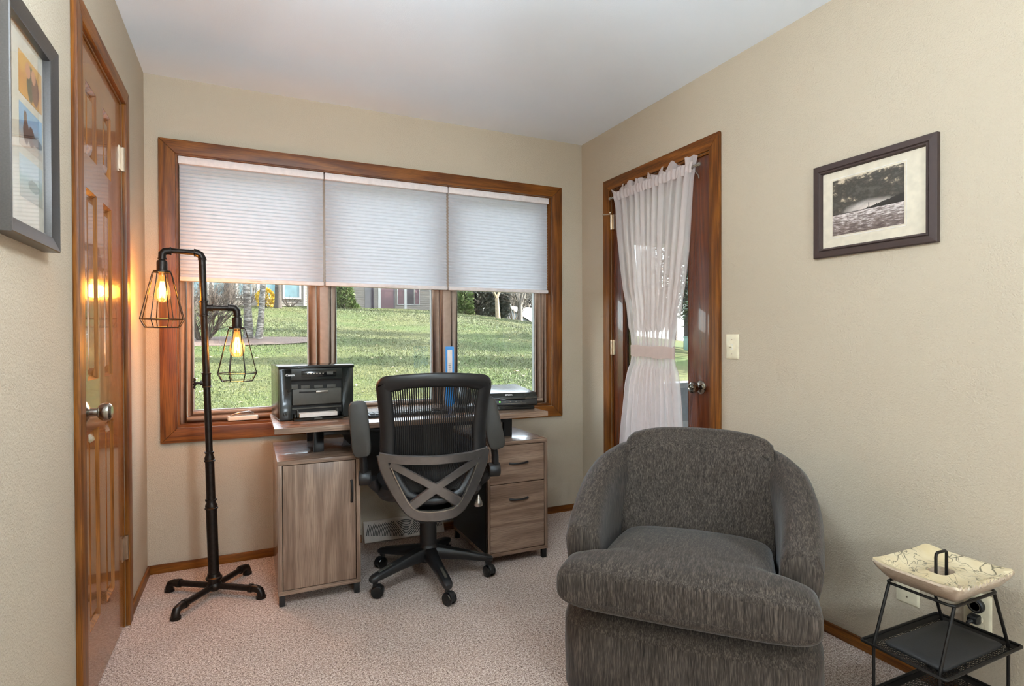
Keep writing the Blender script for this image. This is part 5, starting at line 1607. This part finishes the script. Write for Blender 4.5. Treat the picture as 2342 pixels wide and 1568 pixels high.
twig_bush('bare_thicket', 'small grey leafless thicket between the arborvitae and the dark evergreen', 11.55, 30.0, 1.4, 1.9, 'twig_grey', 12, 92, 0.02, 3)
# trees to the right of the view that throw the long shadows on the lawn
for k, (x, y, hh, rr_) in enumerate(((13.6, 12.8, 10.0, 2.6), (15.0, 9.2, 9.0, 2.0), (21.0, 24.2, 11.0, 2.8))):
    spruce('spruce_tree', ['spruce standing nearest to the house on the right of the lawn', 'slim spruce at the low right edge of the lawn', 'spruce far up the right side of the lawn'][k], x, y, hh, rr_, 'evergreen', 60+k, 2.6)
spruce('spruce_tree', 'tall blue green spruce seen through the door beside the curtain', 13.9, 15.2, 9.0, 2.0, 'spruce_needles', 71, 1.5, base=0.13)
ub = thing('utility_box', 'small pale green utility box on the grass near the spruce', 'utility box', (12.75, 14.0, gz(12.75, 14.0)), math.radians(-40))
lb(ub, 'cabinet', 'utility_green', (-0.13, 0.13, -0.11, 0.11, -0.05, 0.40), bev=0.015)
lb(ub, 'cabinet_lid', 'utility_green', (-0.145, 0.145, -0.125, 0.125, 0.40, 0.44), bev=0.008)

# ------------------------------------------------------------------ neighbouring houses
def siding_wall(parent, x0, x1, y, z0, z1, material='siding', step=0.13, name='wall'):
    b = MB(); z = z0
    prof = [(y+0.02, z0)]
    while z < z1:
        prof += [(y-0.02, z), (y, min(z1, z+step))]
        z += step
    prof += [(y+0.25, z1), (y+0.25, z0)]
    pr_ = [(p[0], p[1]) for p in prof]
    b.prism(pr_, 'x', x0, x1)
    return b.build(name, material, parent, smooth=False)
def house_window(parent, x0, x1, z0, z1, y, glass='window_blue', sash=True, trim=0.09):
    f = MB()
    for (a, c, e, g) in ((x0-trim, x0, z0-trim, z1+trim), (x1, x1+trim, z0-trim, z1+trim), (x0, x1, z0-trim, z0), (x0, x1, z1, z1+trim)):
        f.box(a, c, y-0.06, y, e, g)
    w = f.build('window', 'house_trim', parent, smooth=False)
    MB().box(x0, x1, y-0.035, y-0.022, z0, z1).build('pane', glass, w, smooth=False)
    if sash:
        MB().box(x0, x1, y-0.05, y-0.036, z1-0.14, z1-0.08).build('sash_bar', 'dark_window', w, smooth=False)
HY = 31.0
hz0 = gz(0, 30)
h1 = thing('siding_house', 'long light siding house with a row of blue windows up the slope', 'house', (-3, HY, hz0))
siding_wall(h1, -14, 2.86, HY, hz0-0.3, hz0+3.2)
for (x0, x1) in ((-5.0, -4.1), (-3.6, -2.75), (-2.32, -1.75), (-1.45, -0.80), (-0.42, 0.2), (0.32, 0.62), (0.88, 1.38), (1.72, 2.42)):
    house_window(h1, x0, x1, hz0+0.52, hz0+1.75, HY-0.03)
MB().box(0.45, 0.56, HY-0.1, HY-0.02, hz0-0.1, hz0+3.0).box(2.62, 2.70, HY-0.1, HY-0.02, hz0-0.1, hz0+3.0).build('downspout', 'vinyl_grey', h1)
b = MB().prism([(HY-0.6, hz0+3.1), (HY+4, hz0+5.4), (HY+8.6, hz0+3.1), (HY+8.6, hz0+3.0), (HY-0.6, hz0+3.0)], 'x', -14.4, 3.0)
b.build('roof', 'roof_grey', h1, smooth=False)
HY2 = 33.0
h2 = thing('siding_house', 'light siding house with mauve door and dark windows at the top of the lawn', 'house', (7, HY2, hz0))
siding_wall(h2, 4.2, 10.1, HY2, hz0-0.4, hz0+3.4)
MB().box(6.10, 6.62, HY2-0.05, HY2-0.021, hz0+0.0, hz0+2.2).build('dark_panel', 'dark_window', h2, smooth=False)
dr_ = MB().box(6.95, 7.75, HY2-0.07, HY2-0.021, hz0+0.0, hz0+2.2).build('entry_door', 'door_mauve', h2, smooth=False)
MB().box(6.86, 6.95, HY2-0.08, HY2-0.021, hz0, hz0+2.3).box(7.75, 7.84, HY2-0.08, HY2-0.021, hz0, hz0+2.3).build('door_casing', 'dark_window', h2, smooth=False)
house_window(h2, 8.42, 8.98, hz0+0.42, hz0+1.9, HY2-0.03, 'dark_window', False, 0.05)
house_window(h2, 9.0, 9.28, hz0+0.42, hz0+1.9, HY2-0.03, 'door_mauve', False, 0.04)
house_window(h2, 8.02-0.02, 8.36, hz0+0.42, hz0+1.9, HY2-0.03, 'door_mauve', False, 0.05)
for xx in (6.72, 8.2):
    MB().box(xx-0.07, xx+0.07, HY2-1.1, HY2-0.96, hz0-0.1, hz0+2.9).build('porch_post', 'house_trim', h2, smooth=False)
MB().box(5.9, 10.3, HY2-1.3, HY2-0.03, hz0-0.35, hz0-0.05).build('porch_slab', 'house_trim', h2, smooth=False)
b = MB().prism([(HY2-1.5, hz0+3.1), (HY2+4, hz0+5.6), (HY2+8, hz0+3.1), (HY2+8, hz0+3.0), (HY2-1.5, hz0+3.0)], 'x', 3.9, 10.5)
b.build('roof', 'roof_grey', h2, smooth=False)
# far white house beyond the crest
fz = gz(19.5, 44)-1.2
h3 = thing('far_house', 'far white gabled house with pale grey roof beyond the lawn crest', 'house', (20, 44, fz))
gx = 20.3
ztop = 1.145+0.060*44
MB().prism([(gx-0.9, fz-2), (gx-0.9, ztop-0.5), (gx, ztop), (gx+2.0, ztop-1.2), (gx+2.0, fz-2)], 'y', 44, 44.3).build('gable_wall', 'house_white', h3, smooth=False)
b = MB()
b.add([(gx-0.1, 43.7, ztop+0.12), (gx+2.2, 43.7, ztop-1.18), (gx+9, 47, ztop-1.18), (gx+7, 47, ztop+0.12), (gx-0.1, 43.7, ztop), (gx+2.2, 43.7, ztop-1.3), (gx+9, 47, ztop-1.3), (gx+7, 47, ztop)], [(0, 1, 2, 3), (4, 7, 6, 5), (0, 4, 5, 1), (1, 5, 6, 2), (2, 6, 7, 3), (3, 7, 4, 0)])
b.build('roof', 'house_white', h3, smooth=False)

# ------------------------------------------------------------------ screened porch outside the glass door
PX0, PX1, PY0, PY1 = XR+WT, 4.7, -0.3, 3.45
tag(MB().box(PX0, PX1, PY0, PY1, -0.2, -0.02).build('porch_floor', 'porch_paint', smooth=False), kind='structure')
tag(MB().box(PX0, PX1+0.1, PY0-0.1, PY1+0.12, 2.30, 2.42).build('porch_ceiling', 'porch_grey', smooth=False), kind='structure')
tag(MB().box(PX0, PX1, PY1-0.03, PY1+0.09, 1.86, 2.30).box(PX1-0.09, PX1+0.03, PY0, PY1-0.03, 1.86, 2.30).build('porch_header', 'porch_paint', smooth=False), kind='structure')
tag(MB().box(PX0, PX1, PY1-0.02, PY1+0.06, 0.10, 0.76).box(PX1-0.06, PX1+0.02, PY0, PY1-0.03, 0.10, 0.76).build('porch_knee_wall', 'porch_grey', smooth=False), kind='structure')
tag(MB().box(PX0, PX1, PY1-0.05, PY1+0.09, 0.76, 0.80).box(PX1-0.09, PX1+0.05, PY0, PY1-0.05, 0.76, 0.80).box(PX0, PX1, PY1-0.035, PY1-0.021, -0.02, 0.50).build('porch_sill', 'porch_paint', smooth=False), kind='structure')
tag(MB().box(PX1+0.06, PX1+0.16, PY0-0.1, PY1+0.06, -0.2, 2.30).box(PX0, PX1+0.06, PY0-0.2, PY0-0.1, -0.2, 2.30).build('porch_sun_block', 'porch_paint', smooth=False), kind='structure')  # unseen walls added to keep direct sun off the carpet
for (x, y) in ((PX1-0.02, PY1+0.02), (PX0+0.06, PY1+0.02)):
    tag(MB().box(x-0.05, x+0.05, y-0.05, y+0.05, 0.80, 1.86).build('porch_post', 'porch_paint', smooth=False), kind='structure')
